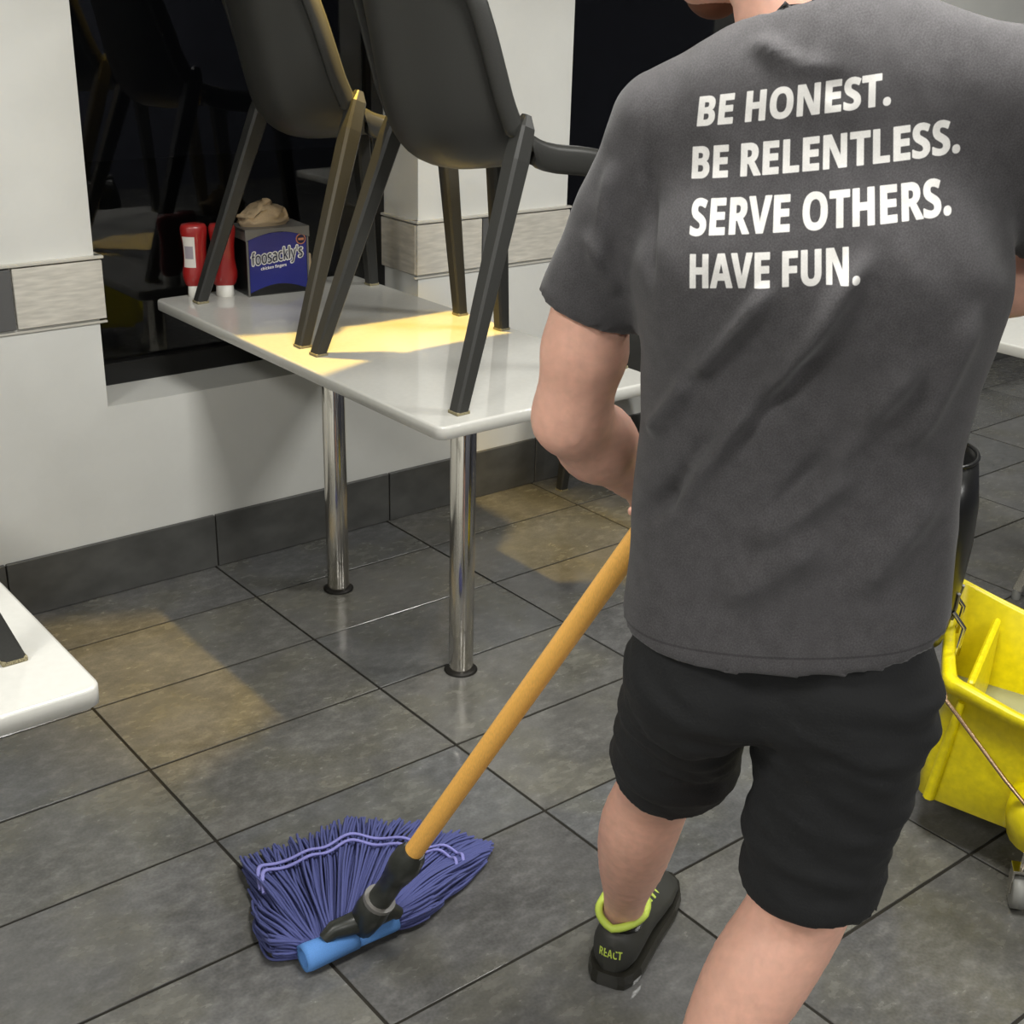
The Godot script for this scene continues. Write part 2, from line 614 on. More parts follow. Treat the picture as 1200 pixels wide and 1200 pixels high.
func room() -> void:
	# window wall with two openings
	var wall := structure("wall_back", "off-white wall with two dark windows")
	var st := start()
	var sill := 0.52
	var head := 2.3
	var th := 0.26
	for b in [[X0 - 0.2, X1 + 0.2, -0.1, sill], [X0 - 0.2, X1 + 0.2, head, H + 0.1], [X0 - 0.2, 0.314, sill, head], [1.285, 1.855, sill, head], [2.9, X1 + 0.2, sill, head]]:
		bbox(st, Vector3((b[0] + b[1]) / 2, (b[2] + b[3]) / 2, -th / 2), Vector3(b[1] - b[0], b[3] - b[2], th))
	part("plaster", finish(st), M.wall, wall)
	# tile band with metal strips, on each pier
	var pieces := [[-2.2, -1.5, 0], [-1.5, -0.95, 1], [-0.95, -0.13, 0], [-0.13, 0.105, 1], [0.107, 0.33, 0], [1.274, 1.512, 0], [1.514, 1.565, 1], [1.567, 1.861, 0]]
	var band := structure("trim_1", "wall band of pale stone tiles with dark grey inserts")
	for q in pieces:
		part("tile", boxmesh(Vector3(q[1] - q[0] - 0.002, 0.146, 0.022), 0.0015, Vector3((q[0] + q[1]) / 2, 0.827, 0.001)), M.dark_tile if q[2] else M.stone, band)
	for e in [[1.278, -0.088], [0.324, -0.088], [1.857, -0.088]]:
		part("tile", boxmesh(Vector3(0.012, 0.146, 0.186), 0.0015, Vector3(e[0], 0.827, e[1] - 0.003)), M.stone2, band)
	for r in [[-2.2, 0.333], [1.271, 1.864]]:
		part("metal_strip", boxmesh(Vector3(r[1] - r[0], 0.007, 0.028), 0.001, Vector3((r[0] + r[1]) / 2, 0.908, 0.002)), M.strip, band)
		part("metal_strip", boxmesh(Vector3(r[1] - r[0], 0.006, 0.01), 0.001, Vector3((r[0] + r[1]) / 2, 0.744, 0.0)), M.strip, band)
	for e in [1.278, 0.324, 1.857]:
		part("metal_strip", boxmesh(Vector3(0.016, 0.007, 0.186), 0.001, Vector3(e, 0.908, -0.09)), M.strip, band)
	# skirting tiles
	var base := structure("baseboard_back", "dark grey tile skirting along the window wall")
	var x := 0.587 - 0.582 * 7
	while x < X1:
		var a := maxf(x, X0)
		var b := minf(x + 0.582, X1)
		part("tile", boxmesh(Vector3(b - a - 0.004, 0.155, 0.012), 0.0015, Vector3((a + b) / 2, 0.0785, 0.006)), M.base, base)
		x += 0.582
	part("grout", boxmesh(Vector3(X1 - X0, 0.15, 0.006), 0.0, Vector3((X0 + X1) / 2, 0.075, 0.003)), M.grout, base)
	# windows
	var wn := 1
	for w in [[0.314, 1.285], [1.855, 2.9]]:
		var win := structure("window_%d" % wn, ["dark night window behind the table with black frame", "dark night window right of the pier"][wn - 1], Vector3((w[0] + w[1]) / 2, sill, -0.2))
		wn += 1
		var ww: float = w[1] - w[0]
		var hh := head - sill
		var fr := start()
		bbox(fr, Vector3(0, 0.03, 0), Vector3(ww, 0.06, 0.05), 0.003)
		bbox(fr, Vector3(0, hh - 0.025, 0), Vector3(ww, 0.05, 0.05), 0.003)
		bbox(fr, Vector3(-ww / 2 + 0.02, hh / 2, 0), Vector3(0.04, hh - 0.1, 0.05), 0.003)
		bbox(fr, Vector3(ww / 2 - 0.02, hh / 2, 0), Vector3(0.04, hh - 0.1, 0.05), 0.003)
		part("window_frame", finish(fr), M.black_frame, win)
		part("pane", boxmesh(Vector3(ww - 0.07, hh - 0.1, 0.004), 0.0, Vector3(0, hh / 2 + 0.005, -0.005)), M.glass, win)
	# the other walls and the ceiling
	var o := structure("wall_left", "off-white side wall")
	part("plaster", boxmesh(Vector3(0.2, H + 0.2, Z1 + 0.6), 0.0, Vector3(X0 - 0.1, H / 2, Z1 / 2)), M.wall, o)
	o = structure("wall_right", "dark blue-grey side wall at the far end")
	part("plaster", boxmesh(Vector3(0.2, H + 0.2, Z1 + 0.6), 0.0, Vector3(X1 + 0.1, H / 2, Z1 / 2)), M.far_wall, o)
	o = structure("wall_front", "dark blue-grey wall behind the camera")
	part("plaster", boxmesh(Vector3(X1 - X0 + 0.6, H + 0.2, 0.2), 0.0, Vector3((X0 + X1) / 2, H / 2, Z1 + 0.1)), M.far_wall, o)
	o = structure("ceiling", "plain pale ceiling")
	part("plaster", boxmesh(Vector3(X1 - X0 + 0.6, 0.15, Z1 + 0.6), 0.0, Vector3((X0 + X1) / 2, H + 0.075, Z1 / 2)), M.ceiling, o)

func floor_tiles() -> void:
	var fl := structure("floor", "grey slate-look floor of rectangular tiles, wet in places")
	part("grout", boxmesh(Vector3(X1 - X0 + 0.2, 0.1, Z1 + 0.2), 0.0, Vector3((X0 + X1) / 2, -0.0525, Z1 / 2)), M.grout, fl)
	var rng := RandomNumberGenerator.new()
	rng.seed = 7
	var w := 0.5798
	var d := 0.305
	var g := 0.0065
	var mesh := boxmesh(Vector3(w - g, 0.02, d - g), 0.0007, Vector3(0, -0.01, 0))
	var cut := boxmesh(Vector3(w - g, 0.02, 0.2464 - g), 0.0007, Vector3(0, -0.01, 0))
	var zs := [[0.1232, cut]]
	for k in 20: zs.append([0.2464 + d * (k + 0.5), mesh])
	for zz in zs:
		if zz[0] > Z1: continue
		for k in range(-6, 9):
			var x: float = w * (k + 0.5)
			if x < X0 - 0.3 or x > X1 + 0.3: continue
			part("tile", zz[1], M.tiles[rng.randi() % 5], fl, Transform3D(Basis.IDENTITY, Vector3(x, (rng.randf() - 0.5) * 0.0012, zz[0])))

func exterior() -> void:
	var o := structure("ground_outside", "dark asphalt outside the windows")
	part("asphalt", boxmesh(Vector3(14, 0.2, 9), 0.0, Vector3(0.7, -0.25, -4.8)), M.asphalt, o)

func pendant() -> void:
	var t := thing("pendant_lamp", "warm pendant lamp hanging over the window table", "lamp", Vector3(0.876, 2.02, 0.535))
	var st := start()
	var prof := [[0.116, -0.235], [0.112, -0.05], [0.095, 0.06], [0.06, 0.12], [0.025, 0.14], [0.022, 0.138], [0.057, 0.117], [0.092, 0.058], [0.109, -0.05], [0.113, -0.235]]
	var rings := []
	for q in prof:
		var ring := PackedVector3Array()
		for k in 28:
			var a := -TAU * k / 28
			ring.append(Vector3(cos(a) * q[0], q[1], sin(a) * q[0]))
		rings.append(ring)
	rings.append(rings[0])
	loft(st, rings, false, false)
	part("shade", finish(st), M.shade, t)
	st = start()
	lathe(st, [[0.004, -0.028], [0.02, -0.02], [0.028, 0.0], [0.02, 0.025], [0.013, 0.05], [0.013, 0.07]], 16)
	part("bulb", finish(st), M.bulb, t)
	st = start()
	tube(st, [Vector3(0, 0.06, 0), Vector3(0, 0.745, 0)], 0.004, 6)
	part("cord", finish(st), M.black_plastic, t)
	var l := OmniLight3D.new()
	l.light_color = Color(1.0, 0.83, 0.38)
	l.light_energy = 3.2
	l.light_size = 0.02
	l.omni_range = 12.0
	l.omni_attenuation = 2.0
	l.shadow_enabled = true
	t.add_child(l)

# ---------------------------------------------------------------- furniture
func make_table(label: String, x0: float, x1: float, z0: float, z1: float, legs: Array) -> void:
	var t := thing("dining_table", label, "table", Vector3((x0 + x1) / 2, 0, (z0 + z1) / 2), 0.0, "pale laminate tables")
	var st := start()
	slab(st, (x0 - x1) / 2, (x1 - x0) / 2, (z0 - z1) / 2, (z1 - z0) / 2, TOP - 0.028, TOP, 0.022, 0.0045)
	part("tabletop", finish(st), M.laminate, t)
	for l in legs:
		var at := Vector3(l.x - t.position.x, 0, l.y - t.position.z)
		st = start()
		lathe(st, [[0.029, 0.005], [0.03, 0.02], [0.03, TOP - 0.03], [0.029, TOP - 0.0285]], 40)
		var leg := part("leg", finish(st), M.steel, t, Transform3D(Basis.IDENTITY, at))
		st = start()
		lathe(st, [[0.04, 0.0], [0.041, 0.003], [0.034, 0.0075], [0.028, 0.009]], 32)
		part("floor_plate", finish(st), M.steel_dark, leg)

func tables() -> void:
	make_table("pale grey laminate table under the window carrying two dark chairs", 0.53, 1.148, -0.155, 1.163, [Vector2(0.786, 0.333), Vector2(0.788, 0.897)])
	make_table("white table corner at the left edge of the photo", -1.01, -0.392, 0.41, 1.735, [Vector2(-0.7, 0.8), Vector2(-0.7, 1.36)])
	make_table("pale table seen at the right edge behind the man", 2.108, 2.72, 0.72, 1.75, [Vector2(2.62, 1.56)])

func leg_mesh(a: Vector3, b: Vector3, wa: float, wb: float, tip: float) -> ArrayMesh:
	var st := start()
	var d := (b - a).normalized()
	var x := d.cross(Vector3(0, 0, 1)).normalized()
	var rings := []
	var lv := [[0.0, wa], [0.85, lerpf(wa, wb, 0.85)], [0.96, wb * 0.8], [1.0, wb * tip]]
	for q in lv:
		var c := a.lerp(b, q[0])
		var ring := PackedVector3Array()
		var h: float = q[1] / 2
		var e: float = h * 0.72
		var y := Vector3(0, 0, 1)
		for s in [Vector2(h, -e), Vector2(h, e), Vector2(e, h), Vector2(-e, h), Vector2(-h, e), Vector2(-h, -e), Vector2(-e, -h), Vector2(e, -h)]:
			var off: Vector3 = x * s.x + y * s.y
			if q[0] == 0.0: off.y = 0.0
			ring.append(c + off)
		rings.append(ring)
	loft(st, rings, true, true, -1)
	return finish(st)

func make_chair() -> Node3D:
	var t := thing("dining_chair", "dark grey plastic chair on the table, nearer the window, rim lit yellow", "chair", Vector3.ZERO, 0.0, "dark grey plastic chairs")
	var C := [Vector2(0.245, 0.412), Vector2(0.232, 0.442), Vector2(0.10, 0.452), Vector2(-0.04, 0.446), Vector2(-0.115, 0.452), Vector2(-0.17, 0.495), Vector2(-0.20, 0.575), Vector2(-0.22, 0.67), Vector2(-0.24, 0.765), Vector2(-0.256, 0.835), Vector2(-0.26, 0.855)]
	var R := [Vector2(0.242, 0.435), Vector2(0.225, 0.468), Vector2(0.12, 0.492), Vector2(0.01, 0.508), Vector2(-0.055, 0.54), Vector2(-0.088, 0.59), Vector2(-0.113, 0.66), Vector2(-0.14, 0.74), Vector2(-0.168, 0.81), Vector2(-0.2, 0.845), Vector2(-0.238, 0.856)]
	var W := [0.196, 0.205, 0.212, 0.214, 0.214, 0.213, 0.21, 0.205, 0.195, 0.17, 0.11]
	var nt := 36
	var ns := 20
	var grid := []
	for i in nt + 1:
		var u := float(i) / nt
		var c: Vector2 = crom(C, u)
		var r: Vector2 = crom(R, u)
		var w: float = crom(W, u)
		var row := PackedVector3Array()
		for k in ns + 1:
			var s := (float(k) / ns) * 2.0 - 1.0
			s = signf(s) * pow(absf(s), 0.85)
			var q := c.lerp(r, pow(absf(s), 2.4))
			row.append(Vector3(q.x, q.y, s * w))
		grid.append(row)
	# thickness: offset grid along its normals
	var st := start()
	var out := []
	for i in nt + 1:
		var row := PackedVector3Array()
		for k in ns + 1:
			var du: Vector3 = grid[mini(i + 1, nt)][k] - grid[maxi(i - 1, 0)][k]
			var dv: Vector3 = grid[i][mini(k + 1, ns)] - grid[i][maxi(k - 1, 0)]
			row.append(grid[i][k] + du.cross(dv).normalized() * 0.009)
		out.append(row)
	st.set_smooth_group(0)
	for i in nt:
		for k in ns:
			quad(st, grid[i][k], grid[i][k + 1], grid[i + 1][k + 1], grid[i + 1][k])
	st.set_smooth_group(1)
	for i in nt:
		for k in ns:
			quad(st, out[i][k], out[i + 1][k], out[i + 1][k + 1], out[i][k + 1])
	st.set_smooth_group(-1)
	for i in nt:
		quad(st, grid[i][0], grid[i + 1][0], out[i + 1][0], out[i][0])
		quad(st, grid[i][ns], out[i][ns], out[i + 1][ns], grid[i + 1][ns])
	for k in ns:
		quad(st, grid[0][k], out[0][k], out[0][k + 1], grid[0][k + 1])
		quad(st, grid[nt][k], grid[nt][k + 1], out[nt][k + 1], out[nt][k])
	part("seat_shell", finish(st), M.chair, t)
	# raised rim round the back and side rails of the seat
	for sd in [-1, 1]:
		var rings := []
		for i in range(2, nt - 1):
			var u := float(i) / nt
			var r: Vector2 = crom(R, u)
			var r2: Vector2 = crom(R, u + 0.01)
			var w: float = crom(W, u)
			var d := (r2 - r).normalized()
			var nn := Vector2(-d.y, d.x)
			if nn.x > 0.0 or nn.y < 0.0: nn = -nn if nn.x + (-nn.y) > 0.0 else nn
			var inner := Vector2(d.y, -d.x)
			var seat := 1.0 - smoothstep(0.34, 0.46, u)
			var th := lerpf(0.034, 0.052, seat)
			var dn := inner.lerp(Vector2(0, -1), seat).normalized()
			if seat < 0.5 and dn.x > 0.0: dn = -dn
			var z0: float = sd * (w - 0.012)
			var z1: float = sd * (w + 0.008)
			var a := Vector3(r.x, r.y, 0) - Vector3(dn.x, dn.y, 0) * 0.006
			var b := Vector3(r.x, r.y, 0) + Vector3(dn.x, dn.y, 0) * th
			var ring := PackedVector3Array([a + Vector3(0, 0, z0), a + Vector3(0, 0, lerpf(z0, z1, 0.7)), a.lerp(b, 0.2) + Vector3(0, 0, z1), a.lerp(b, 0.85) + Vector3(0, 0, z1), b + Vector3(0, 0, lerpf(z0, z1, 0.6)), b + Vector3(0, 0, z0)])
			if sd > 0: ring.reverse()
			rings.append(ring)
		st = start()
		loft(st, rings, true, true, 0)
		part("side_rim", finish(st), M.chair, t)
	for sd in [-1, 1]:
		var foot := Vector3(-0.258, 0.006, 0.268 * sd)
		var l := part("leg", leg_mesh(foot, Vector3(-0.052, 0.572, 0.213 * sd), 0.033, 0.046, 0.35), M.chair, t)
		part("foot_cap", boxmesh(Vector3(0.033, 0.007, 0.033), 0.001), M.foot, l, Transform3D(Basis.IDENTITY, foot + Vector3(0, -0.0025, 0)))
		foot = Vector3(0.248, 0.006, 0.213 * sd)
		l = part("leg", leg_mesh(foot, Vector3(0.205, 0.48, 0.2 * sd), 0.031, 0.044, 0.6), M.chair, t)
		part("foot_cap", boxmesh(Vector3(0.031, 0.007, 0.031), 0.001), M.foot, l, Transform3D(Basis.IDENTITY, foot + Vector3(0, -0.0025, 0)))
	return t

func copy_of(o: Node3D, at: Vector3, turn: float, label: String) -> Node3D:
	var c := o.duplicate()
	c.name = numbered(str(o.name))
	add_child(c)
	c.position = at
	c.rotation.y = turn
	c.set_meta("label", label)
	return c

func chairs() -> void:
	var c := make_chair()
	c.position = Vector3(0.872, TOP, 0.218)
	copy_of(c, Vector3(0.872, TOP, 0.832), 0.02, "dark grey plastic chair on the window table, nearer the mopping man")
	copy_of(c, Vector3(-0.718, TOP, 1.335), PI, "dark chair standing on the table at the left edge, one foot visible")
	copy_of(c, Vector3(2.03, 0.0, 0.33), PI, "dark chair on the floor beyond the window table, foot near the skirting")
	# steel stool at the right edge
	var s := thing("stool", "steel legged stool at the right edge beyond the yellow bucket", "stool", Vector3(2.46, 0, 1.66))
	var st := start()
	lathe(st, [[0.15, 0.44], [0.17, 0.445], [0.175, 0.46], [0.165, 0.47], [0.05, 0.474]], 28)
	part("seat", finish(st), M.chair, s)
	for k in 4:
		var a := PI / 4 + k * PI / 2
		var d := Vector3(cos(a), 0, sin(a))
		var l := part("leg", leg_mesh(d * 0.245 + Vector3(0, 0.03, 0), d * 0.13 + Vector3(0, 0.452, 0), 0.03, 0.034, 0.9), M.steel, s)
		st = start()
		lathe(st, [[0.011, 0.0], [0.013, 0.004], [0.012, 0.032]], 12, d * 0.25)
		part("glide", finish(st), M.rubber, l)

# ---------------------------------------------------------------- things on the table
func table_things() -> void:
	# sauce bottles standing on their caps
	var specs := [[Vector3(0.642, TOP, -0.126), "red sauce bottle with a white label, standing on its cap by the window", true, -0.43], [Vector3(0.709, TOP, -0.094), "red sauce bottle without visible label beside the napkin dispenser", false, -0.43]]
	for sp in specs:
		var b := thing("sauce_bottle", sp[1], "bottle", sp[0], sp[3], "red sauce bottles")
		var rings := []
		for q in [[0.027, 0.03], [0.031, 0.036], [0.0355, 0.052], [0.036, 0.066], [0.033, 0.082], [0.0305, 0.1], [0.0305, 0.135], [0.033, 0.155], [0.0355, 0.172], [0.0355, 0.186], [0.031, 0.195], [0.018, 0.197]]:
			var ring := PackedVector3Array()
			for k in 28:
				var a := -TAU * k / 28
				ring.append(Vector3(cos(a) * q[0], q[1], sin(a) * q[0] * 0.72))
			rings.append(ring)
		var st := start()
		loft(st, rings)
		part("body", finish(st), M.red, b)
		st = start()
		lathe(st, [[0.023, 0.0], [0.0245, 0.003], [0.0235, 0.03], [0.012, 0.034]], 24)
		part("cap", finish(st), M.cap, b)
		if sp[2]:
			st = start()
			st.set_smooth_group(0)
			for i in 8:
				for j in 6:
					var p := []
					for e in [[0, 0], [1, 0], [1, 1], [0, 1]]:
						var a: float = 1.55 + (i + e[0]) / 8.0 * 1.15
						var y: float = 0.082 + (j + e[1]) / 6.0 * 0.082
						var r := 0.0312 + 0.0028 * pow(absf(y - 0.118) / 0.043, 2.0)
						p.append(Vector3(cos(a) * r, y, sin(a) * r * 0.72))
					quad(st, p[1], p[0], p[3], p[2])
			var lab := part("label", finish(st), M.paper, b)
			st = start()
			for i in 6:
				for j in 4:
					var p := []
					for e in [[0, 0], [1, 0], [1, 1], [0, 1]]:
						var a: float = 1.72 + (i + e[0]) / 6.0 * 0.8
						var y: float = 0.105 + (j + e[1]) / 4.0 * 0.034
						var r := 0.0317 + 0.0028 * pow(absf(y - 0.118) / 0.043, 2.0)
						p.append(Vector3(cos(a) * r, y, sin(a) * r * 0.72))
					quad(st, p[1], p[0], p[3], p[2])
			part("label_print", finish(st), M.print_grey, lab)
	# napkin dispenser
	var d := thing("napkin_dispenser", "blue and black napkin dispenser with a tan napkin sticking out", "napkin dispenser", Vector3(0.846, TOP, -0.085), -0.1)
	var w := 0.18
	var dp := 0.112
	var h := 0.182
	part("body", boxmesh(Vector3(w, h - 0.02, dp), 0.004, Vector3(0, (h - 0.02) / 2, 0)), M.black_plastic, d)
	var st := start()
	# lid with arched lower edge at front
	var n := 14
	st.set_smooth_group(-1)
	for i in n:
		var x0 := lerpf(-w / 2 - 0.003, w / 2 + 0.003, float(i) / n)
		var x1 := lerpf(-w / 2 - 0.003, w / 2 + 0.003, float(i + 1) / n)
		var y0 := h - 0.03 + 0.02 * sin(PI * i / n)
		var y1 := h - 0.03 + 0.02 * sin(PI * (i + 1) / n)
		var zf := dp / 2 + 0.004
		quad(st, Vector3(x0, y0, zf), Vector3(x1, y1, zf), Vector3(x1, h, zf), Vector3(x0, h, zf))
		quad(st, Vector3(x0, y0, zf - 0.003), Vector3(x1, y1, zf - 0.003), Vector3(x1, y1, zf), Vector3(x0, y0, zf))
	bbox(st, Vector3(0, h - 0.004, 0), Vector3(w + 0.006, 0.008, dp + 0.0078), 0.001)
	for sx in [-1, 1]:
		bbox(st, Vector3(sx * (w / 2 + 0.0015), h - 0.015, 0), Vector3(0.003, 0.03, dp + 0.007), 0.0005)
	part("lid", finish(st), M.grey_plastic, d)
	st = start()
	for i in n:
		var x0 := lerpf(-w / 2 + 0.006, w / 2 - 0.006, float(i) / n)
		var x1 := lerpf(-w / 2 + 0.006, w / 2 - 0.006, float(i + 1) / n)
		var y0 := 0.01 + 0.02 * sin(PI * i / n)
		var y1 := 0.01 + 0.02 * sin(PI * (i + 1) / n)
		quad(st, Vector3(x0, y0, dp / 2 + 0.001), Vector3(x1, y1, dp / 2 + 0.001), Vector3(x1, h - 0.012, dp / 2 + 0.001), Vector3(x0, h - 0.012, dp / 2 + 0.001))
	var face := part("front_panel", finish(st), M.blue, d)
	for sx in [-1, 1]:
		part("side_rail", boxmesh(Vector3(0.005, h - 0.03, 0.006), 0.001, Vector3(sx * (w / 2 - 0.002), (h - 0.03) / 2, dp / 2)), M.grey_plastic, d)
	var o := Vector3(-0.078, 0.074, dp / 2 + 0.0015)
	part("lettering_outline", print_mesh("foosackly's", o, Vector3(0.15, 0.014, 0), Vector3(0, 0.046, 0), 0.0003, 0.0034, false), M.white, face)
	part("lettering", print_mesh("foosackly's", o, Vector3(0.15, 0.014, 0), Vector3(0, 0.046, 0), 0.0006, 0.0, false), M.navy, face)
	part("lettering_small", print_mesh("chicken fingers", Vector3(-0.052, 0.068, dp / 2 + 0.0015), Vector3(0.075, 0.006, 0), Vector3(0, 0.011, 0), 0.0006), M.white, face)
	st = start()
	lathe(st, [[0.01, 0.0], [0.0145, 0.0008], [0.0145, 0.0012]], 24)
	part("emblem_ring", finish(st), M.orange, face, Transform3D(Basis(Vector3.RIGHT, PI / 2), Vector3(0.068, 0.147, dp / 2 + 0.0008)))
	st = start()
	lathe(st, [[0.011, 0.0], [0.0118, 0.0016]], 24)
	part("emblem", finish(st), M.navy, face, Transform3D(Basis(Vector3.RIGHT, PI / 2), Vector3(0.068, 0.147, dp / 2 + 0.0012)))
	part("emblem_print", boxmesh(Vector3(0.016, 0.006, 0.0008), 0.0, Vector3(0.068, 0.147, dp / 2 + 0.0034)), M.orange, face)
	part("napkin_stack", boxmesh(Vector3(0.012, 0.09, 0.08), 0.002, Vector3(w / 2 + 0.012, 0.055, -0.005)), M.napkin, d)
	# crumpled napkin pulled through the lid
	st = start()
	st.set_smooth_group(0)
	var nz := FastNoiseLite.new()
	nz.seed = 4
	nz.frequency = 16.0
	var rows := []
	for i in 15:
		var v := float(i) / 14
		var row := PackedVector3Array()
		for k in 25:
			var u := float(k) / 24
			var a := u * TAU
			var r := lerpf(0.052, 0.066, sin(v * PI * 0.6)) * (1.0 - pow(v, 3.0) * 0.75)
			var q := Vector3(cos(a) * r - 0.012, v * 0.058 * (1.0 - 0.25 * absf(cos(a))), sin(a) * r * 0.42)
			q += Vector3(nz.get_noise_3d(q.x * 3.0 + 7, q.y * 3.0, q.z * 4.0), nz.get_noise_3d(q.x * 3.0, q.y * 2.0 + 9, q.z * 3.0) * 0.8, nz.get_noise_3d(q.x * 2.0, q.y * 3.0, q.z * 3.0 + 5)) * 0.017 * minf(1.0, v * 3.0)
			row.append(q)
		row[24] = row[0]
		rows.append(row)
	for i in 14:
		for k in 24: quad(st, rows[i][k + 1], rows[i][k], rows[i + 1][k], rows[i + 1][k + 1])
	var crown := Vector3.ZERO
	for q in rows[14]: crown += q / 25.0
	for k in 24: tri(st, rows[14][k + 1], rows[14][k], crown)
	part("napkin", finish(st), M.napkin, d, Transform3D(Basis.IDENTITY, Vector3(0, h - 0.001, 0)).scaled_local(Vector3(1.25, 1.3, 1.25)))

# ---------------------------------------------------------------- mop bucket
func bucket() -> void:
	var org := Vector3(1.28, 0, 2.08)
	var t := thing("mop_bucket", "yellow plastic mop bucket on grey casters with dirty water", "bucket", org)
	# rim and foot outlines (A front-left, B front-right, C back-right, D back-left)
	var rim := [Vector3(1.094, 0.385, 2.012), Vector3(1.17, 0.385, 2.44), Vector3(1.56, 0.37, 2.36), Vector3(1.405, 0.43, 1.80)]
	var foot := [Vector3(1.105, 0.105, 1.968), Vector3(1.20, 0.105, 2.38), Vector3(1.47, 0.105, 2.31), Vector3(1.34, 0.105, 1.85)]
	var ring_of := func(v: float, inset: float) -> PackedVector3Array:
		var q := []
		for i in 4: q.append(foot[i].lerp(rim[i], v) - org)
		var m: Vector3 = (q[0] + q[1] + q[2] + q[3]) / 4
		for i in 4:
			var dd: Vector3 = m - q[i]
			dd.y = 0
			q[i] += dd.normalized() * inset * 1.4
		var out := PackedVector3Array()
		for i in 4:
			var a: Vector3 = q[i]
			var prev: Vector3 = q[(i + 3) % 4]
			var next: Vector3 = q[(i + 1) % 4]
			var rr := 0.028
			for k in 5:
				var u := k / 4.0
				var p0 := a + (prev - a).normalized() * rr
				var p1 := a + (next - a).normalized() * rr
				out.append(p0.lerp(a, u).lerp(a.lerp(p1, u), u))
			for k in range(1, 8):
				var e0 := a + (next - a).normalized() * rr
				var e1 := next + (a - next).normalized() * rr
				var s := e0.lerp(e1, k / 8.0)
				s.y -= 0.028 * v * v * sin(PI * k / 8.0)
				out.append(s)
		return out
	var st := start()
	var rings := []
	for v in [0.0, 0.02, 0.3, 0.6, 0.9]: rings.append(ring_of.call(v, 0.004 if v == 0.0 else 0.0))
	rings.append(ring_of.call(0.905, -0.012))
	rings.append(ring_of.call(0.99, -0.013))
	rings.append(ring_of.call(1.0, -0.009))
	rings.append(ring_of.call(1.0, 0.004))
	rings.append(ring_of.call(0.97, 0.008))
	rings.append(ring_of.call(0.5, 0.009))
	rings.append(ring_of.call(0.06, 0.01))
	for i in rings.size(): rings[i].reverse()
	loft(st, rings, true, true, 0)
	part("tub", finish(st), M.yellow, t)
	# divider wall
	var a := Vector3(1.13, 0.372, 2.03) - org
	var b := Vector3(1.40, 0.378, 1.915) - org
	st = start()
	var dr := (b - a).normalized()
	var bs := Basis(dr, Vector3.UP, dr.cross(Vector3.UP).normalized())
	bbox(st, (a + b) / 2 - Vector3(0, 0.12, 0), Vector3((b - a).length(), 0.25, 0.014), 0.004, bs.orthonormalized())
	part("divider", finish(st), M.yellow, t)
	# water
	st = start()
	var wr: PackedVector3Array = ring_of.call(0.55, 0.012)
	var mid := Vector3.ZERO
	for q in wr: mid += q / wr.size()
	st.set_smooth_group(-1)
	mid.y = 0.235
	for k in wr.size():
		var p0 := wr[k]
		var p1 := wr[(k + 1) % wr.size()]
		p0.y = 0.235
		p1.y = 0.235
		tri(st, mid, p0, p1)
	part("water", finish(st), M.water, t)
	# moulded ribs and caster housings
	for e in [[0.07, 0.0], [0.93, 0.0]]:
		var f0: Vector3 = foot[0].lerp(foot[1], e[0])
		var f1: Vector3 = rim[0].lerp(rim[1], e[0])
		st = start()
		var pth := [f0 - org + Vector3(-0.002, 0.006, 0), f0.lerp(f1, 0.45) - org + Vector3(-0.003, 0, 0), f0.lerp(f1, 0.86) - org + Vector3(-0.002, 0, 0)]
		tube(st, pth, [0.012, 0.011, 0.007], 8)
		part("rib", finish(st), M.yellow, t)
	for cs in [[Vector3(1.078, 0, 2.212), Vector3(1.155, 0, 2.225)], [Vector3(1.17, 0, 2.40), Vector3(1.22, 0, 2.36)], [Vector3(1.5, 0, 2.34), Vector3(1.44, 0, 2.29)], [Vector3(1.36, 0, 1.84), Vector3(1.35, 0, 1.9)]]:
		var at: Vector3 = cs[0]
		var inn: Vector3 = cs[1]
		var hk := 1.0 if at.x < 1.1 else 0.6
		st = start()
		lathe(st, [[0.05 * hk, 0.116], [0.076 * hk, 0.124], [0.086 * hk, 0.17], [0.08 * hk, 0.215], [0.05 * hk, 0.232]], 20, inn - org)
		var hs := part("caster_housing", finish(st), M.yellow, t)
		st = start()
		var c := at - org + Vector3(0.012, 0.034, 0.004)
		var ax := Vector3(0.62, 0, 0.78)
		tube(st, [c - ax * 0.013, c - ax * 0.011, c + ax * 0.011, c + ax * 0.013], [0.026, 0.033, 0.033, 0.026], 24)
		part("wheel", finish(st), M.rubber, hs)
		st = start()
		for s in [-1, 1]:
			bbox(st, c + ax * 0.018 * s + Vector3(0.006, 0.022, 0.0), Vector3(0.03, 0.05, 0.004), 0.001, Basis(Vector3(ax.z, 0, -ax.x), Vector3.UP, ax))
		bbox(st, c + Vector3(0.006, 0.047, 0), Vector3(0.034, 0.006, 0.04), 0.001, Basis(Vector3(ax.z, 0, -ax.x), Vector3.UP, ax))
		tube(st, [c + Vector3(0.008, 0.045, 0), c + Vector3(0.012, 0.085, 0)], 0.009, 10)
		part("fork", finish(st), M.steel, hs)
	# wire bail resting on the front
	st = start()
	tube(st, [Vector3(1.078, 0.36, 2.012) - org, Vector3(1.072, 0.352, 2.018) - org, Vector3(1.075, 0.25, 2.16) - org, Vector3(1.09, 0.17, 2.27) - org, Vector3(1.13, 0.3, 2.43) - org], 0.0042, 8)
	part("wire_handle", finish(st), M.wire, t)
	# black wringer on the far end
	var w := thing("mop_wringer", "black mop wringer hooked on the bucket end behind the man's hip", "wringer", Vector3(1.212, 0.40, 1.86), 0.598)
	st = start()
	rings = []
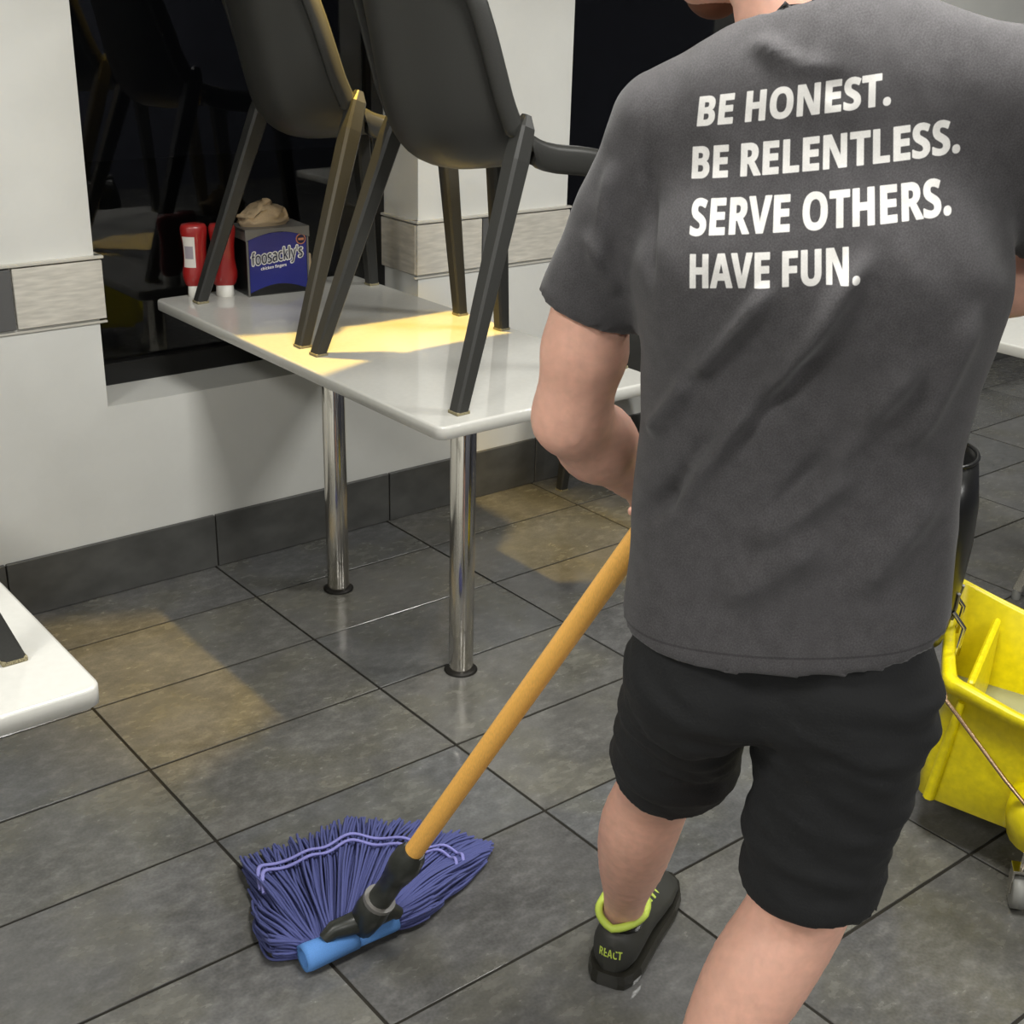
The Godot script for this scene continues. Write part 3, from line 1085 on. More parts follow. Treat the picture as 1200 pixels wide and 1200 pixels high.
	for q in [[0.07, -0.02], [0.085, 0.03], [0.1, 0.1], [0.11, 0.19], [0.108, 0.27], [0.085, 0.36], [0.078, 0.36], [0.1, 0.27], [0.102, 0.19], [0.092, 0.1], [0.077, 0.03], [0.062, -0.01]]:
		var ring := PackedVector3Array()
		for k in 32:
			var an := -TAU * k / 32
			ring.append(Vector3(cos(an) * q[0], q[1], sin(an) * q[0] * 0.62))
		rings.append(ring)
	loft(st, rings)
	part("basket", finish(st), M.black_plastic, w)
	st = start()
	var lip := []
	for k in 33:
		var an := TAU * k / 32
		lip.append(Vector3(cos(an) * 0.083, 0.362, sin(an) * 0.083 * 0.62))
	tube(st, lip, 0.004, 8)
	part("lip", finish(st), M.black_plastic, w)
	for k in 14:
		var an := k * TAU / 14
		st = start()
		var p0 := Vector3(cos(an) * 0.087, 0.03, sin(an) * 0.087 * 0.62)
		var p1 := Vector3(cos(an + 0.3) * 0.103, 0.1, sin(an + 0.3) * 0.103 * 0.62)
		tube(st, [p0, p0.lerp(p1, 0.5) * Vector3(1.02, 1, 1.02), p1], 0.0035, 6)
		part("grate_bar", finish(st), M.grey_plastic, w)
	for k in 2:
		st = start()
		var x := -0.05 + 0.1 * k
		tube(st, [Vector3(x, 0.06, 0.05), Vector3(x, 0.03, 0.075), Vector3(x, -0.03, 0.07)], 0.005, 6)
		part("hook", finish(st), M.steel, w)

# ---------------------------------------------------------------- mop
const MOP_B := Vector3(0.07, 0.06, 1.59)
const MOP_T := Vector3(0.251, 0.856, 1.991)

func mop() -> void:
	var org := Vector3(0.1, 0, 1.5)
	var t := thing("string_mop", "blue string mop with wooden handle, held by the man", "mop", org)
	var b := MOP_B - org
	var d := MOP_T - MOP_B
	var ends := [Vector2(-0.062, 1.50), Vector2(-0.055, 1.43), Vector2(-0.022, 1.353), Vector2(0.016, 1.258), Vector2(0.109, 1.272), Vector2(0.197, 1.268), Vector2(0.277, 1.3), Vector2(0.345, 1.38), Vector2(0.378, 1.449), Vector2(0.407, 1.494), Vector2(0.375, 1.535), Vector2(0.30, 1.553), Vector2(0.20, 1.578)]
	var h0 := Vector2(-0.036, 1.553)
	var h1 := Vector2(0.122, 1.588)
	var rng := RandomNumberGenerator.new()
	rng.seed = 21
	var strand := func(s: float, layer: float, k: float) -> Array:
		var e: Vector2 = crom(ends, s)
		var a := h0.lerp(h1, smoothstep(0.0, 1.0, s))
		var m := a.lerp(e, 0.5)
		var bulge := Vector2(-0.05, 0.03) * (1.0 - smoothstep(0.0, 0.4, s)) + Vector2(0.03, 0.035) * smoothstep(0.75, 1.0, s)
		m += bulge + Vector2(rng.randf_range(-1, 1), rng.randf_range(-1, 1)) * 0.024 * k
		e = a.lerp(e, 1.0 + rng.randf_range(-0.05, 0.01) * k) + Vector2(rng.randf_range(-1, 1), rng.randf_range(-1, 1)) * 0.006 * k
		var path := []
		for i in 15:
			var u := i / 14.0
			var p := a.lerp(m, u).lerp(m.lerp(e, u), u)
			p += Vector2(sin(u * 9.0 + s * 40.0), cos(u * 8.0 + s * 31.0)) * 0.0022 * k
			var y := 0.005 + layer * (0.044 * sin(PI * minf(u * 0.72 + 0.2, 1.0)) + 0.004)
			y += 0.006 * sin(s * 55.0 + u * 2.0) * layer
			path.append(Vector3(p.x, y, p.y) - org)
		return path
	var st := start()
	for i in 620:
		var s := rng.randf()
		var layer := pow(rng.randf(), 0.6)
		tube(st, strand.call(s, layer, 1.0), 0.0027, 5, true)
	var yarn := part("yarn_strands", finish(st), M.yarn, t)
	tag(yarn, "blue cotton yarn strands", "", "", "stuff")
	for uu in [0.70, 0.77]:
		st = start()
		var path := []
		for i in 61:
			var s := lerpf(0.19, 0.84, i / 60.0)
			var p: Array = strand.call(s, 1.0, 0.0)
			var q: Vector3 = crom(p, uu - 0.06 * sin(s * PI) + 0.01 * sin(s * 30.0))
			path.append(q + Vector3(0, 0.004, 0))
		tube(st, path, 0.0042, 6, true, 0.7)
		part("tail_band", finish(st), M.yarn_light, t)
	# headband rolled at its ends
	st = start()
	var ha := Vector3(h0.x, 0.022, h0.y + 0.012) - org
	var hb := Vector3(h1.x, 0.026, h1.y + 0.004) - org
	var roll := func(p0: Vector3, p1: Vector3, r0: float, r1: float) -> void:
		var ax := (p1 - p0).normalized()
		var sx := ax.cross(Vector3.UP).normalized()
		var sy := sx.cross(ax)
		var rings := []
		for e in [[p1, r1 * 0.55], [p1, r1], [p0.lerp(p1, 0.1), r0], [p0, r0 * 0.94], [p0 + ax * 0.002, r0 * 0.62], [p0.lerp(p1, 0.7), r0 * 0.5]]:
			var ring := PackedVector3Array()
			for k in 18:
				var an := -TAU * k / 18
				ring.append(e[0] + (sx * cos(an) + sy * sin(an) * 0.9) * e[1])
			rings.append(ring)
		loft(st, rings)
	roll.call(ha + Vector3(-0.012, 0.004, 0.012), ha.lerp(hb, 0.55) + Vector3(0, 0.004, 0.006), 0.026, 0.022)
	roll.call(hb + Vector3(0.01, 0, -0.004), ha.lerp(hb, 0.55) + Vector3(0, 0.004, 0.006), 0.02, 0.02)
	part("headband", finish(st), M.band, t)
	# clamp: jaw frame, socket and collar along the handle axis
	var dn := d.normalized()
	var p0 := b
	st = start()
	tube(st, [p0 + dn * -0.03, p0 + dn * -0.02, p0 + dn * 0.03, p0 + dn * 0.055, p0 + dn * 0.06, p0 + dn * 0.13, p0 + dn * 0.135, p0 + dn * 0.165, p0 + dn * 0.19, p0 + dn * 0.205], [0.018, 0.026, 0.03, 0.027, 0.021, 0.02, 0.024, 0.028, 0.026, 0.019], 16)
	var cl := part("clamp_socket", finish(st), M.clamp, t)
	st = start()
	var hd := (hb - ha).normalized()
	tube(st, [p0 - hd * 0.075 + Vector3(0, -0.012, 0.0), p0 - hd * 0.06 + Vector3(0, 0.0, 0.0), p0, p0 + hd * 0.05 + Vector3(0, 0.0, 0), p0 + hd * 0.062 + Vector3(0, -0.012, 0)], [0.012, 0.016, 0.022, 0.016, 0.012], 12)
	part("clamp_jaw", finish(st), M.clamp, t)
	st = start()
	tube(st, [p0 + dn * 0.056, p0 + dn * 0.064], 0.0285, 18)
	part("clamp_ring", finish(st), M.grey_plastic, cl)
	st = start()
	var path := []
	var rad := []
	for i in 12:
		path.append(p0 + dn * lerpf(0.19, 1.42, i / 11.0))
		rad.append(0.0165 if i < 11 else 0.014)
	tube(st, path, rad, 18)
	part("handle", finish(st), M.wood, t)

# ---------------------------------------------------------------- the man
func shirt_mesh() -> ArrayMesh:
	var z := Vector3(0, 0, 1)
	var f := Field.new(Vector3(-0.36, 0.86, -0.24), Vector3(0.36, 1.64, 0.24), 0.006)
	# torso as three columns
	for q in [[-0.08, -0.004], [-0.015, 0.006], [0.05, -0.004]]:
		var x: float = q[0]
		f.bone(Vector3(x * 0.9, 1.43, q[1] - 0.035), Vector3(x, 1.30, q[1] + 0.0), 0.1, 0.114, 0.03)
		f.bone(Vector3(x, 1.30, q[1] + 0.0), Vector3(x, 1.07, q[1] + 0.0), 0.114, 0.098, 0.03)
		f.bone(Vector3(x, 1.07, q[1] + 0.0), Vector3(x + (0.008 if x > 0 else 0.008), 0.86, q[1] + 0.028), 0.098, 0.118, 0.03)
	# shoulder yoke
	f.bone(Vector3(-0.04, 1.478, -0.04), Vector3(-0.178, 1.43, -0.04), 0.072, 0.058, 0.06)
	f.bone(Vector3(-0.01, 1.49, -0.04), Vector3(0.165, 1.468, -0.035), 0.078, 0.062, 0.06)
	# sleeves
	var e0 := Vector3(-0.255, 1.236, -0.042)
	var d0 := Vector3(-0.32, -0.93, -0.04).normalized()
	f.bone(Vector3(-0.178, 1.425, -0.038), e0 + d0 * 0.03, 0.058, 0.0575, 0.025, z, 1.0, [e0, d0])
	var e1 := Vector3(0.222, 1.358, -0.085)
	var d1 := (Vector3(0.245, 1.315, -0.14) - Vector3(0.165, 1.465, -0.03)).normalized()
	f.bone(Vector3(0.165, 1.465, -0.03), e1 + d1 * 0.03, 0.064, 0.06, 0.03, z, 1.0, [e1, d1])
	# hem and neck opening
	f.clip(Vector3(0, 0.942, 0.0), Vector3(0.1, -1, -0.17).normalized())
	f.bone(Vector3(-0.045, 1.52, -0.055), Vector3(-0.09, 1.66, -0.1), 0.064, 0.08, 0.01, z, 1.0, null, true)
	var m := relaxed(f.mesh(), 3)
	var vs: PackedVector3Array = m[0]
	var idx: PackedInt32Array = m[1]
	var ns := normals_of(vs, idx)
	# folds of the cloth: ridges (height, width) along lines on the back
	var folds := [
		[0.03, 1.346, -0.053, 1.195, 0.007, 0.013], [-0.053, 1.31, -0.122, 1.213, 0.006, 0.012], [-0.053, 1.195, -0.135, 1.078, 0.007, 0.015],
		[-0.122, 1.213, -0.163, 1.138, 0.006, 0.012], [0.018, 1.061, -0.068, 0.988, 0.006, 0.022], [0.041, 1.135, -0.048, 1.052, 0.005, 0.018],
		[0.087, 1.257, 0.01, 1.131, 0.006, 0.018], [-0.1, 1.52, -0.02, 1.495, 0.004, 0.012], [-0.07, 1.52, 0.0, 1.475, -0.0022, 0.012], [-0.11, 1.12, -0.165, 1.045, -0.0045, 0.012],
		[0.123, 1.11, 0.056, 1.011, 0.005, 0.02], [-0.191, 1.423, -0.17, 1.29, -0.003, 0.008], [-0.09, 1.16, -0.15, 1.06, -0.005, 0.012], [0.0, 1.26, -0.08, 1.14, -0.005, 0.012],
		[0.05, 1.2, -0.03, 1.08, -0.005, 0.016], [0.13, 1.3, 0.09, 1.16, 0.005, 0.016], [-0.225, 1.4, -0.235, 1.29, 0.004, 0.01], [-0.25, 1.33, -0.21, 1.27, 0.003, 0.009]]
	var nz := FastNoiseLite.new()
	nz.seed = 9
	nz.frequency = 5.5
	nz.fractal_octaves = 3
	for i in vs.size():
		var p := vs[i]
		var dsp := nz.get_noise_3d(p.x + p.y * 0.8, p.y * 0.5 - p.x * 0.3, p.z) * 0.005 * smoothstep(0.93, 0.99, p.y)
		var back := smoothstep(-0.35, 0.25, ns[i].z)
		for q in folds:
			var a := Vector2(q[0], q[1])
			var b := Vector2(q[2], q[3])
			var w := Vector2(p.x, p.y)
			var t := clampf((w - a).dot(b - a) / (b - a).length_squared(), -0.15, 1.15)
			var dd := w.distance_to(a.lerp(b, t)) / (float(q[5]) * 0.8)
			var fade := 1.0 - smoothstep(0.55, 1.15, absf(t - 0.5) * 2.0)
			dsp += float(q[4]) * 2.4 * exp(-dd * dd) * fade * back
		vs[i] = p + ns[i] * dsp
	ns = normals_of(vs, idx)
	# back half carries the print, front half the plain cloth
	var am := ArrayMesh.new()
	for side in 2:
		var v2 := PackedVector3Array()
		var n2 := PackedVector3Array()
		var u2 := PackedVector2Array()
		for i in range(0, idx.size(), 3):
			var nz3 := ns[idx[i]].z + ns[idx[i + 1]].z + ns[idx[i + 2]].z
			if (nz3 > 0) != (side == 0): continue
			for k in 3:
				var p := vs[idx[i + k]]
				v2.append(p)
				n2.append(ns[idx[i + k]])
				u2.append(Vector2((p.x + 0.36) / 0.72, (1.62 - p.y) / 0.72))
		var arr := []
		arr.resize(Mesh.ARRAY_MAX)
		arr[Mesh.ARRAY_VERTEX] = v2
		arr[Mesh.ARRAY_NORMAL] = n2
		arr[Mesh.ARRAY_TEX_UV] = u2
		am.add_surface_from_arrays(Mesh.PRIMITIVE_TRIANGLES, arr)
	return am

func shirt_materials() -> Array:
	var w := 1536
	var fine := noise_image(512, 512, 0.2, 201, 3)
	var soft := noise_image(512, 512, 0.02, 203, 4)
	var cover := PackedFloat32Array()
	cover.resize(w * w)
	var rows := [["BE HONEST.", Vector2(-0.141, 1.469), Vector2(0.029, 1.499), Vector2(0.032, 1.472), Vector2(-0.141, 1.443)],
		["BE RELENTLESS.", Vector2(-0.143, 1.424), Vector2(0.094, 1.462), Vector2(0.098, 1.433), Vector2(-0.141, 1.396)],
		["SERVE OTHERS.", Vector2(-0.137, 1.379), Vector2(0.092, 1.412), Vector2(0.097, 1.381), Vector2(-0.135, 1.348)],
		["HAVE FUN.", Vector2(-0.132, 1.332), Vector2(0.02, 1.353), Vector2(0.024, 1.323), Vector2(-0.129, 1.302)]]
	for r in rows:
		var l := letters(r[0])
		for i in range(0, l[0].size(), 3):
			var p := []
			for k in 3:
				var u: Vector2 = (l[0][i + k] - l[1]) / (l[2] - l[1])
				var q: Vector2 = r[4].lerp(r[3], u.x).lerp(r[1].lerp(r[2], u.x), u.y)
				p.append(Vector2((q.x + 0.36) / 0.72 * w, (1.62 - q.y) / 0.72 * w))
			var lo: Vector2 = p[0].min(p[1]).min(p[2])
			var hi: Vector2 = p[0].max(p[1]).max(p[2])
			for y in range(int(lo.y) - 2, int(hi.y) + 3):
				for x in range(int(lo.x) - 2, int(hi.x) + 3):
					var o := y * w + x
					if cover[o] < 1.0:
						cover[o] = maxf(cover[o], clampf(2.1 - _apart(Vector2(x + 0.5, y + 0.5), p), 0.0, 1.0))
	var out := []
	for side in 2:
		var px := PackedByteArray()
		px.resize(w * w * 3)
		for y in w:
			for x in w:
				var i := (y & 511) * 512 + (x & 511)
				var a := fine[i] - 0.5
				var b := soft[i] - 0.5
				var g := 69.0 * (1.0 + a * 0.32 + b * 0.14)
				var sy := 1.62 - y * 0.72 / w - 0.941 - 0.1 * (x * 0.72 / w - 0.36)
				if side == 0 and absf(sy) < 0.0011: g *= 0.8
				var o := y * w + x
				var k := cover[o] if side == 0 else 0.0
				var h := minf(212.0 * (1.0 + b * 0.1 + a * 0.06), 255.0)
				px[o * 3] = int(lerpf(g, h, k))
				px[o * 3 + 1] = int(lerpf(g * 0.975, h * 0.99, k))
				px[o * 3 + 2] = int(lerpf(g * 1.0, h * 0.975, k))
		var m := mat(Color.WHITE, 0.88, 0.0, 0.35)
		m.albedo_texture = tex(Image.create_from_data(w, w, false, Image.FORMAT_RGB8, px))
		m.rim_enabled = true
		m.rim = 0.25
		m.rim_tint = 0.5
		out.append(m)
		w = 512
	return out

func _apart(c: Vector2, p: Array) -> float:
	if Geometry2D.point_is_inside_triangle(c, p[0], p[1], p[2]): return 0.0
	var d := 9.0
	for k in 3: d = minf(d, Geometry2D.get_closest_point_to_segment(c, p[k], p[(k + 1) % 3]).distance_to(c))
	return d

func shorts_mesh() -> ArrayMesh:
	var z := Vector3(0, 0, 1)
	var f := Field.new(Vector3(-0.28, 0.48, -0.32), Vector3(0.24, 1.0, 0.24), 0.0062)
	f.bone(Vector3(-0.07, 1.0, 0.01), Vector3(-0.076, 0.87, 0.012), 0.08, 0.092, 0.03)
	f.bone(Vector3(0.05, 1.0, 0.01), Vector3(0.06, 0.875, 0.012), 0.082, 0.096, 0.03)
	f.bone(Vector3(-0.075, 0.86, 0.04), Vector3(-0.09, 0.84, 0.034), 0.083, 0.08, 0.03)
	f.bone(Vector3(0.045, 0.86, 0.042), Vector3(0.064, 0.84, 0.038), 0.083, 0.08, 0.03)
	var e0 := Vector3(-0.131, 0.6, -0.158)
	var d0 := (e0 - Vector3(-0.1, 0.84, 0.01)).normalized()
	f.bone(Vector3(-0.096, 0.85, 0.008), e0 + d0 * 0.03, 0.083, 0.081, 0.008, z, 1.0, [e0, (d0 + Vector3(0, -0.45, 0)).normalized()])
	var e1 := Vector3(0.056, 0.583, 0.012)
	var d1 := (e1 - Vector3(0.066, 0.85, 0.02)).normalized()
	f.bone(Vector3(0.072, 0.86, 0.02), e1 + d1 * 0.03, 0.096, 0.083, 0.008, z, 1.0, [e1, d1])
	var m := relaxed(f.mesh(), 3)
	var vs: PackedVector3Array = m[0]
	var ns := normals_of(vs, m[1])
	var nz := FastNoiseLite.new()
	nz.seed = 19
	nz.frequency = 7.0
	nz.fractal_octaves = 3
	for i in vs.size():
		var p := vs[i]
		var fade := minf(smoothstep(0.0, 0.05, -(p - e0).dot((d0 + Vector3(0, -0.45, 0)).normalized())) if p.x < -0.03 else 1.0, smoothstep(0.0, 0.05, -(p - e1).dot(d1)) if p.x > -0.03 else 1.0)
		vs[i] = p + ns[i] * nz.get_noise_3d(p.x * 0.6, p.y * 1.9 + p.x * 0.6, p.z * 0.6) * 0.013 * smoothstep(0.93, 0.85, p.y) * lerpf(0.25, 1.0, fade)
	m[0] = vs
	return joined([m])

func hand_field(palm: Vector3, along: Vector3, fwd: Vector3, flip: float, wrist: Vector3) -> Array:
	# hand closed on a bar: the bar runs along 'along' through palm, knuckles face 'fwd'
	var a := along.normalized()
	var n := (fwd - a * fwd.dot(a)).normalized()
	var s := a.cross(n)
	var f := Field.new(palm - Vector3.ONE * 0.085, palm + Vector3.ONE * 0.085, 0.0035)
	var back := palm - s * flip * 0.03
	f.bone(back + a * 0.03, back - a * 0.03, 0.017, 0.016, 0.012)
	f.bone(back + a * 0.03 + n * 0.012, back - a * 0.03 + n * 0.012, 0.014, 0.013, 0.012)
	f.bone(back - n * 0.025, wrist, 0.024, 0.027, 0.02)
	for k in 4:
		var o := palm + a * (0.033 - 0.0215 * k)
		var r: float = [0.0093, 0.0097, 0.0092, 0.0082][k]
		var l: float = [0.97, 1.04, 1.0, 0.86][k]
		var pts := [o - s * flip * 0.028 + n * 0.02, o - s * flip * 0.006 + n * 0.0285 * l, o + s * flip * 0.021 + n * 0.017 * l, o + s * flip * 0.026 - n * 0.006]
		for j in 3: f.bone(pts[j], pts[j + 1], r, r * 0.94, 0.004)
	var t0 := back + a * 0.028 - n * 0.016
	var pts := [t0, palm + a * 0.045 - n * 0.027 - s * flip * 0.004, palm + a * 0.042 - n * 0.024 + s * flip * 0.022, palm + a * 0.03 - n * 0.012 + s * flip * 0.03]
	for j in 3: f.bone(pts[j], pts[j + 1], 0.0125 - 0.001 * j, 0.0115 - 0.001 * j, 0.005)
	return f.mesh()

func person() -> void:
	var org := Vector3(0.168, 0, 2.335)
	var turn := -0.9216
	var t := thing("person", "man in grey slogan shirt and black shorts, seen from behind, mopping", "person", org, turn)
	var loc := Transform3D(Basis(Vector3.UP, turn), org).affine_inverse()
	var hd := (loc * MOP_T - loc * MOP_B)
	var lh := loc * (MOP_B + (MOP_T - MOP_B) * 1.09)
	var rh := loc * (MOP_B + (MOP_T - MOP_B) * 1.47)
	var z := Vector3(0, 0, 1)
	# limbs and trunk
	var f := Field.new(Vector3(-0.36, 0.02, -0.56), Vector3(0.36, 1.66, 0.22), 0.0105)
	var ank_l := Vector3(-0.219, 0.085, -0.452)
	var knee_l := Vector3(-0.158, 0.512, -0.236)
	var ank_r := Vector3(-0.078, 0.09, 0.118)
	var knee_r := Vector3(0.048, 0.53, -0.004)
	f.limb([Vector3(-0.095, 0.82, 0.0), Vector3(-0.132, 0.62, -0.15), knee_l, Vector3(-0.181, 0.42, -0.27), Vector3(-0.196, 0.31, -0.332), Vector3(-0.212, 0.18, -0.416), Vector3(-0.219, 0.1, -0.456), Vector3(-0.219, 0.05, -0.458)], [0.066, 0.062, 0.055, 0.0585, 0.052, 0.037, 0.033, 0.032], 26)
	f.bone(ank_l + Vector3(0, -0.02, 0), ank_l + Vector3(0.02, -0.05, -0.08), 0.03, 0.024, 0.02)
	f.limb([Vector3(0.064, 0.83, 0.01), Vector3(0.054, 0.64, 0.012), knee_r, Vector3(0.01, 0.45, 0.032), Vector3(-0.018, 0.385, 0.06), Vector3(-0.045, 0.27, 0.085), Vector3(-0.066, 0.16, 0.106), Vector3(-0.077, 0.1, 0.118), Vector3(-0.078, 0.05, 0.118)], [0.066, 0.063, 0.06, 0.0615, 0.0525, 0.044, 0.037, 0.033, 0.032], 30)
	f.bone(ank_r + Vector3(0, -0.02, 0), ank_r + Vector3(0.01, -0.05, -0.08), 0.03, 0.024, 0.02)
	f.bone(Vector3(-0.07, 0.89, 0.0), Vector3(0.04, 0.89, 0.0), 0.06, 0.06, 0.02)
	f.bone(Vector3(-0.015, 0.9, 0.0), Vector3(-0.015, 1.34, -0.01), 0.06, 0.085, 0.03)
	f.bone(Vector3(-0.09, 1.34, -0.02), Vector3(0.06, 1.35, -0.02), 0.075, 0.075, 0.04)
	f.bone(Vector3(-0.15, 1.42, -0.045), Vector3(0.13, 1.44, -0.045), 0.04, 0.04, 0.04)
	f.bone(Vector3(-0.04, 1.44, -0.05), Vector3(-0.085, 1.6, -0.1), 0.06, 0.056, 0.03)
	var sh_l := Vector3(-0.18, 1.425, -0.038)
	var el_l := Vector3(-0.27, 1.108, -0.055)
	var wr_l := lh + Vector3(-0.02, 0.045, 0.045)
	f.bone(sh_l, Vector3(-0.248, 1.27, -0.042), 0.035, 0.041, 0.01)
	f.bone(Vector3(-0.248, 1.27, -0.042), Vector3(-0.256, 1.19, -0.045), 0.041, 0.047, 0.012)
	f.bone(Vector3(-0.256, 1.19, -0.045), el_l, 0.047, 0.041, 0.012)
	f.bone(el_l, el_l.lerp(wr_l, 0.35), 0.041, 0.042, 0.022)
	f.bone(el_l.lerp(wr_l, 0.35), wr_l, 0.042, 0.027, 0.03)
	var sh_r := Vector3(0.165, 1.45, -0.03)
	var el_r := Vector3(0.25, 1.312, -0.145)
	var wr_r := rh + Vector3(0.055, 0.0, 0.03)
	f.bone(sh_r, el_r, 0.043, 0.042, 0.03)
	f.bone(el_r, el_r.lerp(wr_r, 0.3), 0.041, 0.042, 0.025)
	f.bone(el_r.lerp(wr_r, 0.3), wr_r, 0.042, 0.027, 0.03)
	var pieces := [f.mesh()]
	pieces.append(hand_field(lh, hd, Vector3(0.55, 0.1, -0.8), 1.0, wr_l))
	pieces.append(hand_field(rh, hd, Vector3(-0.75, 0.2, -0.6), 1.0, wr_r))
	# head: turned to the left and bent down towards the mop
	var hc := Vector3(-0.145, 1.672, -0.165)
	var g := Vector3(-0.62, -0.42, -0.66).normalized()
	var rt := g.cross(Vector3.UP).normalized()
	var up := rt.cross(g).normalized()
	var hf := Field.new(hc - Vector3.ONE * 0.19, hc + Vector3.ONE * 0.16, 0.0045)
	hf.bone(hc + up * 0.03 - g * 0.025, hc + up * 0.03 + g * 0.022, 0.079, 0.072, 0.03)
	hf.bone(hc - up * 0.01 + g * 0.025, hc - up * 0.075 + g * 0.055, 0.06, 0.04, 0.04)
	hf.bone(hc - up * 0.07 + g * 0.05 - rt * 0.03, hc - up * 0.07 + g * 0.05 + rt * 0.03, 0.028, 0.028, 0.03)
	hf.bone(hc - up * 0.03 - g * 0.02, Vector3(-0.085, 1.58, -0.1), 0.06, 0.056, 0.03)
	hf.bone(hc + up * 0.012 + g * 0.092, hc - up * 0.022 + g * 0.112, 0.007, 0.013, 0.012)
	hf.bone(hc + up * 0.02 + g * 0.083 - rt * 0.035, hc + up * 0.02 + g * 0.083 + rt * 0.035, 0.011, 0.011, 0.015)
	for s in [-1, 1]:
		hf.bone(hc + rt * s * 0.079 + up * 0.018 - g * 0.012, hc + rt * s * 0.078 - up * 0.018 - g * 0.004, 0.013, 0.009, 0.008)
		hf.bone(hc + up * 0.002 + g * 0.097 + rt * s * 0.031, hc + up * 0.002 + g * 0.099 + rt * s * 0.031, 0.012, 0.012, 0.01, z, 1.0, null, true)
	pieces.append(hf.mesh())
	part("body", joined(pieces), M.skin, t)
	for s in [-1, 1]:
		var sp := SphereMesh.new()
		sp.radius = 0.012
		sp.height = 0.024
		sp.radial_segments = 20
		sp.rings = 12
		var ey := part("eye", sp, M.eye, t, Transform3D(Basis.IDENTITY, hc + up * 0.002 + g * 0.085 + rt * s * 0.031))
		var ir := SphereMesh.new()
		ir.radius = 0.0055
		ir.height = 0.011
		ir.radial_segments = 14
		ir.rings = 8
		part("iris", ir, M.iris, ey, Transform3D(Basis.IDENTITY, g * 0.0075))
	var st := start()
	tube(st, [hc - up * 0.055 + g * 0.083 - rt * 0.023, hc - up * 0.052 + g * 0.096, hc - up * 0.055 + g * 0.083 + rt * 0.023], [0.003, 0.0065, 0.003], 8)
	part("lips", finish(st), M.lip, t)
	# hair cap and beard
	var hr := Field.new(hc - Vector3.ONE * 0.17, hc + Vector3.ONE * 0.17, 0.0055)
	hr.bone(hc + up * 0.035 - g * 0.03, hc + up * 0.04 + g * 0.012, 0.085, 0.078, 0.02, z, 1.0, [hc + g * 0.03 - up * 0.01, (g * 0.72 - up * 0.7).normalized()])
	hr.bone(hc - up * 0.066 + g * 0.05, hc - up * 0.088 + g * 0.062, 0.043, 0.034, 0.02, z, 1.0, [hc - up * 0.052 + g * 0.06, (up * 0.9 + g * 0.1).normalized()])
	for s in [-1, 1]:
		hr.bone(hc + rt * s * 0.06 - up * 0.005 + g * 0.012, hc + rt * s * 0.035 - up * 0.075 + g * 0.045, 0.017, 0.024, 0.02)
	var hm := hr.mesh()
	part("hair", joined([hm]), M.hair, t)
	var cloth := shirt_materials()
	var sm := shirt_mesh()
	sm.surface_set_material(0, cloth[0])
	sm.surface_set_material(1, cloth[1])
	part("shirt", sm, null, t)
	part("shorts", shorts_mesh(), M.shorts, t)
	# shoes
	shoe(t, Vector3(-0.228, 0, -0.402), Vector3(0.16, 0, -0.985), ank_l)
	shoe(t, Vector3(-0.08, 0, 0.172), Vector3(0.05, 0, -1.0), ank_r)

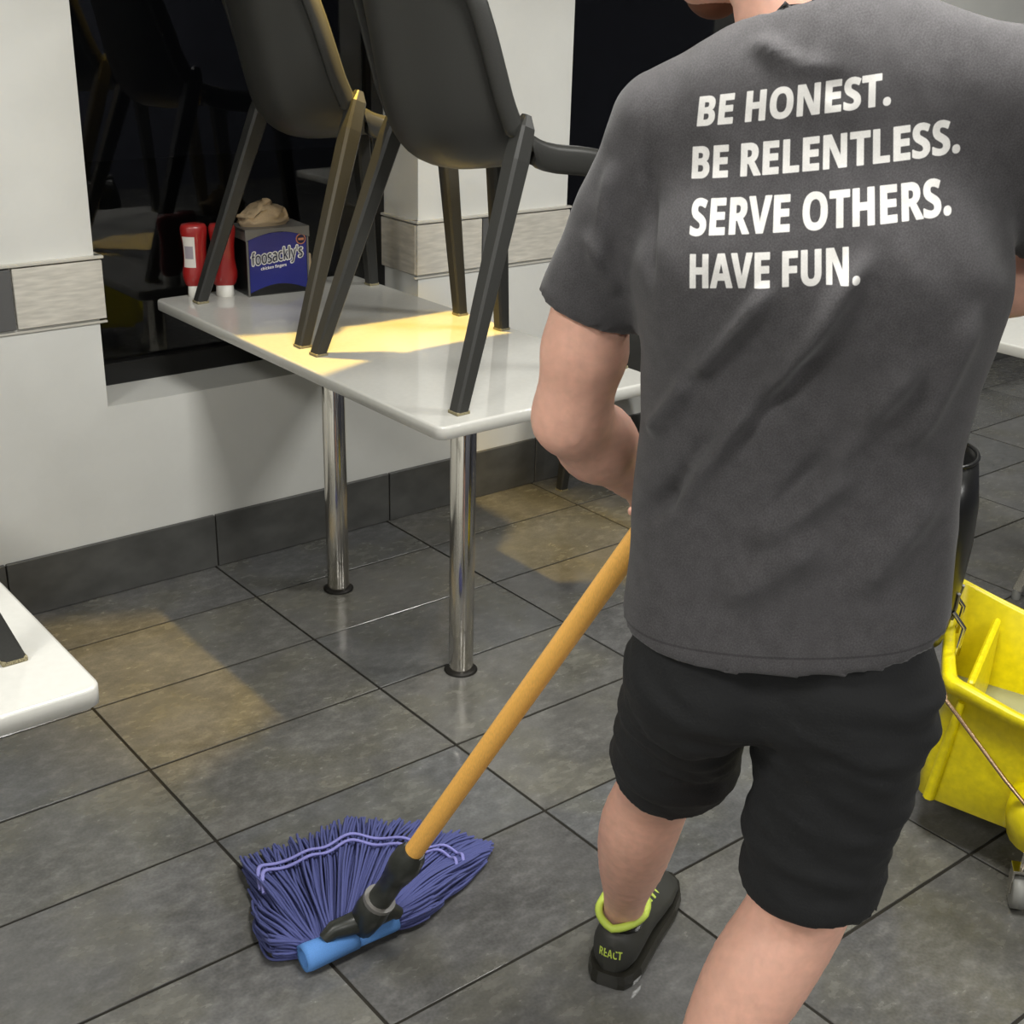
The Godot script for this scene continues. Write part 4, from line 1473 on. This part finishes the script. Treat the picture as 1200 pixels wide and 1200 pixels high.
func shoe(t: Node3D, heel: Vector3, dir: Vector3, ankle: Vector3) -> void:
	var d := dir.normalized()
	var s := d.cross(Vector3.UP).normalized()
	var tr := Transform3D(Basis(s, Vector3.UP, -d), heel)
	# profile stations along the shoe: distance from heel, half width, height, top width share
	var q := [[-0.004, 0.012, 0.08, 0.7], [0.0, 0.024, 0.094, 0.75], [0.008, 0.034, 0.1, 0.85], [0.03, 0.041, 0.102, 0.97], [0.07, 0.042, 0.102, 0.97], [0.11, 0.043, 0.102, 0.8], [0.15, 0.046, 0.082, 0.6], [0.2, 0.05, 0.066, 0.6], [0.245, 0.046, 0.052, 0.6], [0.275, 0.035, 0.042, 0.6], [0.29, 0.016, 0.034, 0.5]]
	var rings := []
	for e in q:
		var ring := PackedVector3Array()
		for k in 20:
			var a := -PI * 0.5 + TAU * k / 20.0
			var cx := signf(cos(a)) * pow(absf(cos(a)), 0.7)
			var cy := sin(a)
			var y: float = lerpf(0.02, e[2], (cy + 1) / 2)
			var wd: float = e[1] * lerpf(1.0, e[3], maxf(cy, 0.0))
			ring.append(Vector3(cx * wd, y, -e[0]))
		rings.append(ring)
	var st := start()
	for r in rings: r.reverse()
	loft(st, rings, true, true, 0)
	var sh := part("shoe", finish(st), M.shoe, t, tr)
	rings = []
	for e in q:
		var ring := PackedVector3Array()
		var w: float = e[1] + 0.005
		var zz: float = -e[0] + (0.008 if e[0] < 0.002 else (-0.004 if e[0] > 0.28 else 0.0))
		for v in [Vector2(w, 0.001), Vector2(w + 0.002, 0.012), Vector2(w - 0.001, 0.028), Vector2(-w + 0.001, 0.028), Vector2(-w - 0.002, 0.012), Vector2(-w, 0.001)]:
			ring.append(Vector3(v.x, v.y, zz))
		rings.append(ring)
	st = start()
	loft(st, rings, true, true, -1)
	part("sole", finish(st), M.sole, sh)
	# padded collar round the ankle
	st = start()
	var path := []
	for k in 25:
		var a := TAU * k / 24.0
		var y := 0.104 + 0.014 * absf(cos(a)) + 0.014 * maxf(-sin(a), 0.0) + 0.012 * maxf(sin(a), 0.0)
		path.append(Vector3(cos(a) * 0.039, y, -0.052 + sin(a) * 0.055))
	tube(st, path, 0.007, 8)
	part("collar", finish(st), M.lime, sh)
	st = start()
	var inner := []
	for lv in [[0.104, 1.0], [0.07, 0.8]]:
		var ring := PackedVector3Array()
		for k in 20:
			var a := -TAU * k / 20.0
			ring.append(Vector3(cos(a) * 0.038 * lv[1], lv[0], -0.056 + sin(a) * 0.049 * lv[1]))
		inner.append(ring)
	inner.reverse()
	loft(st, inner)
	part("lining", finish(st), M.black_plastic, sh)
	for k in 4:
		st = start()
		var zz := -0.115 - 0.022 * k
		var y := 0.098 - 0.008 * k
		tube(st, [Vector3(-0.026, y - 0.012, zz), Vector3(-0.012, y, zz), Vector3(0.012, y, zz), Vector3(0.026, y - 0.012, zz)], 0.003, 6)
		part("lace", finish(st), M.lime, sh)
	part("lettering", print_mesh("REACT", Vector3(-0.02, 0.056, 0.0), Vector3(0.04, 0.0, 0.0), Vector3(0, 0.016, -0.0015), 0.0056, 0.0, true, 9.0), M.lime, sh)
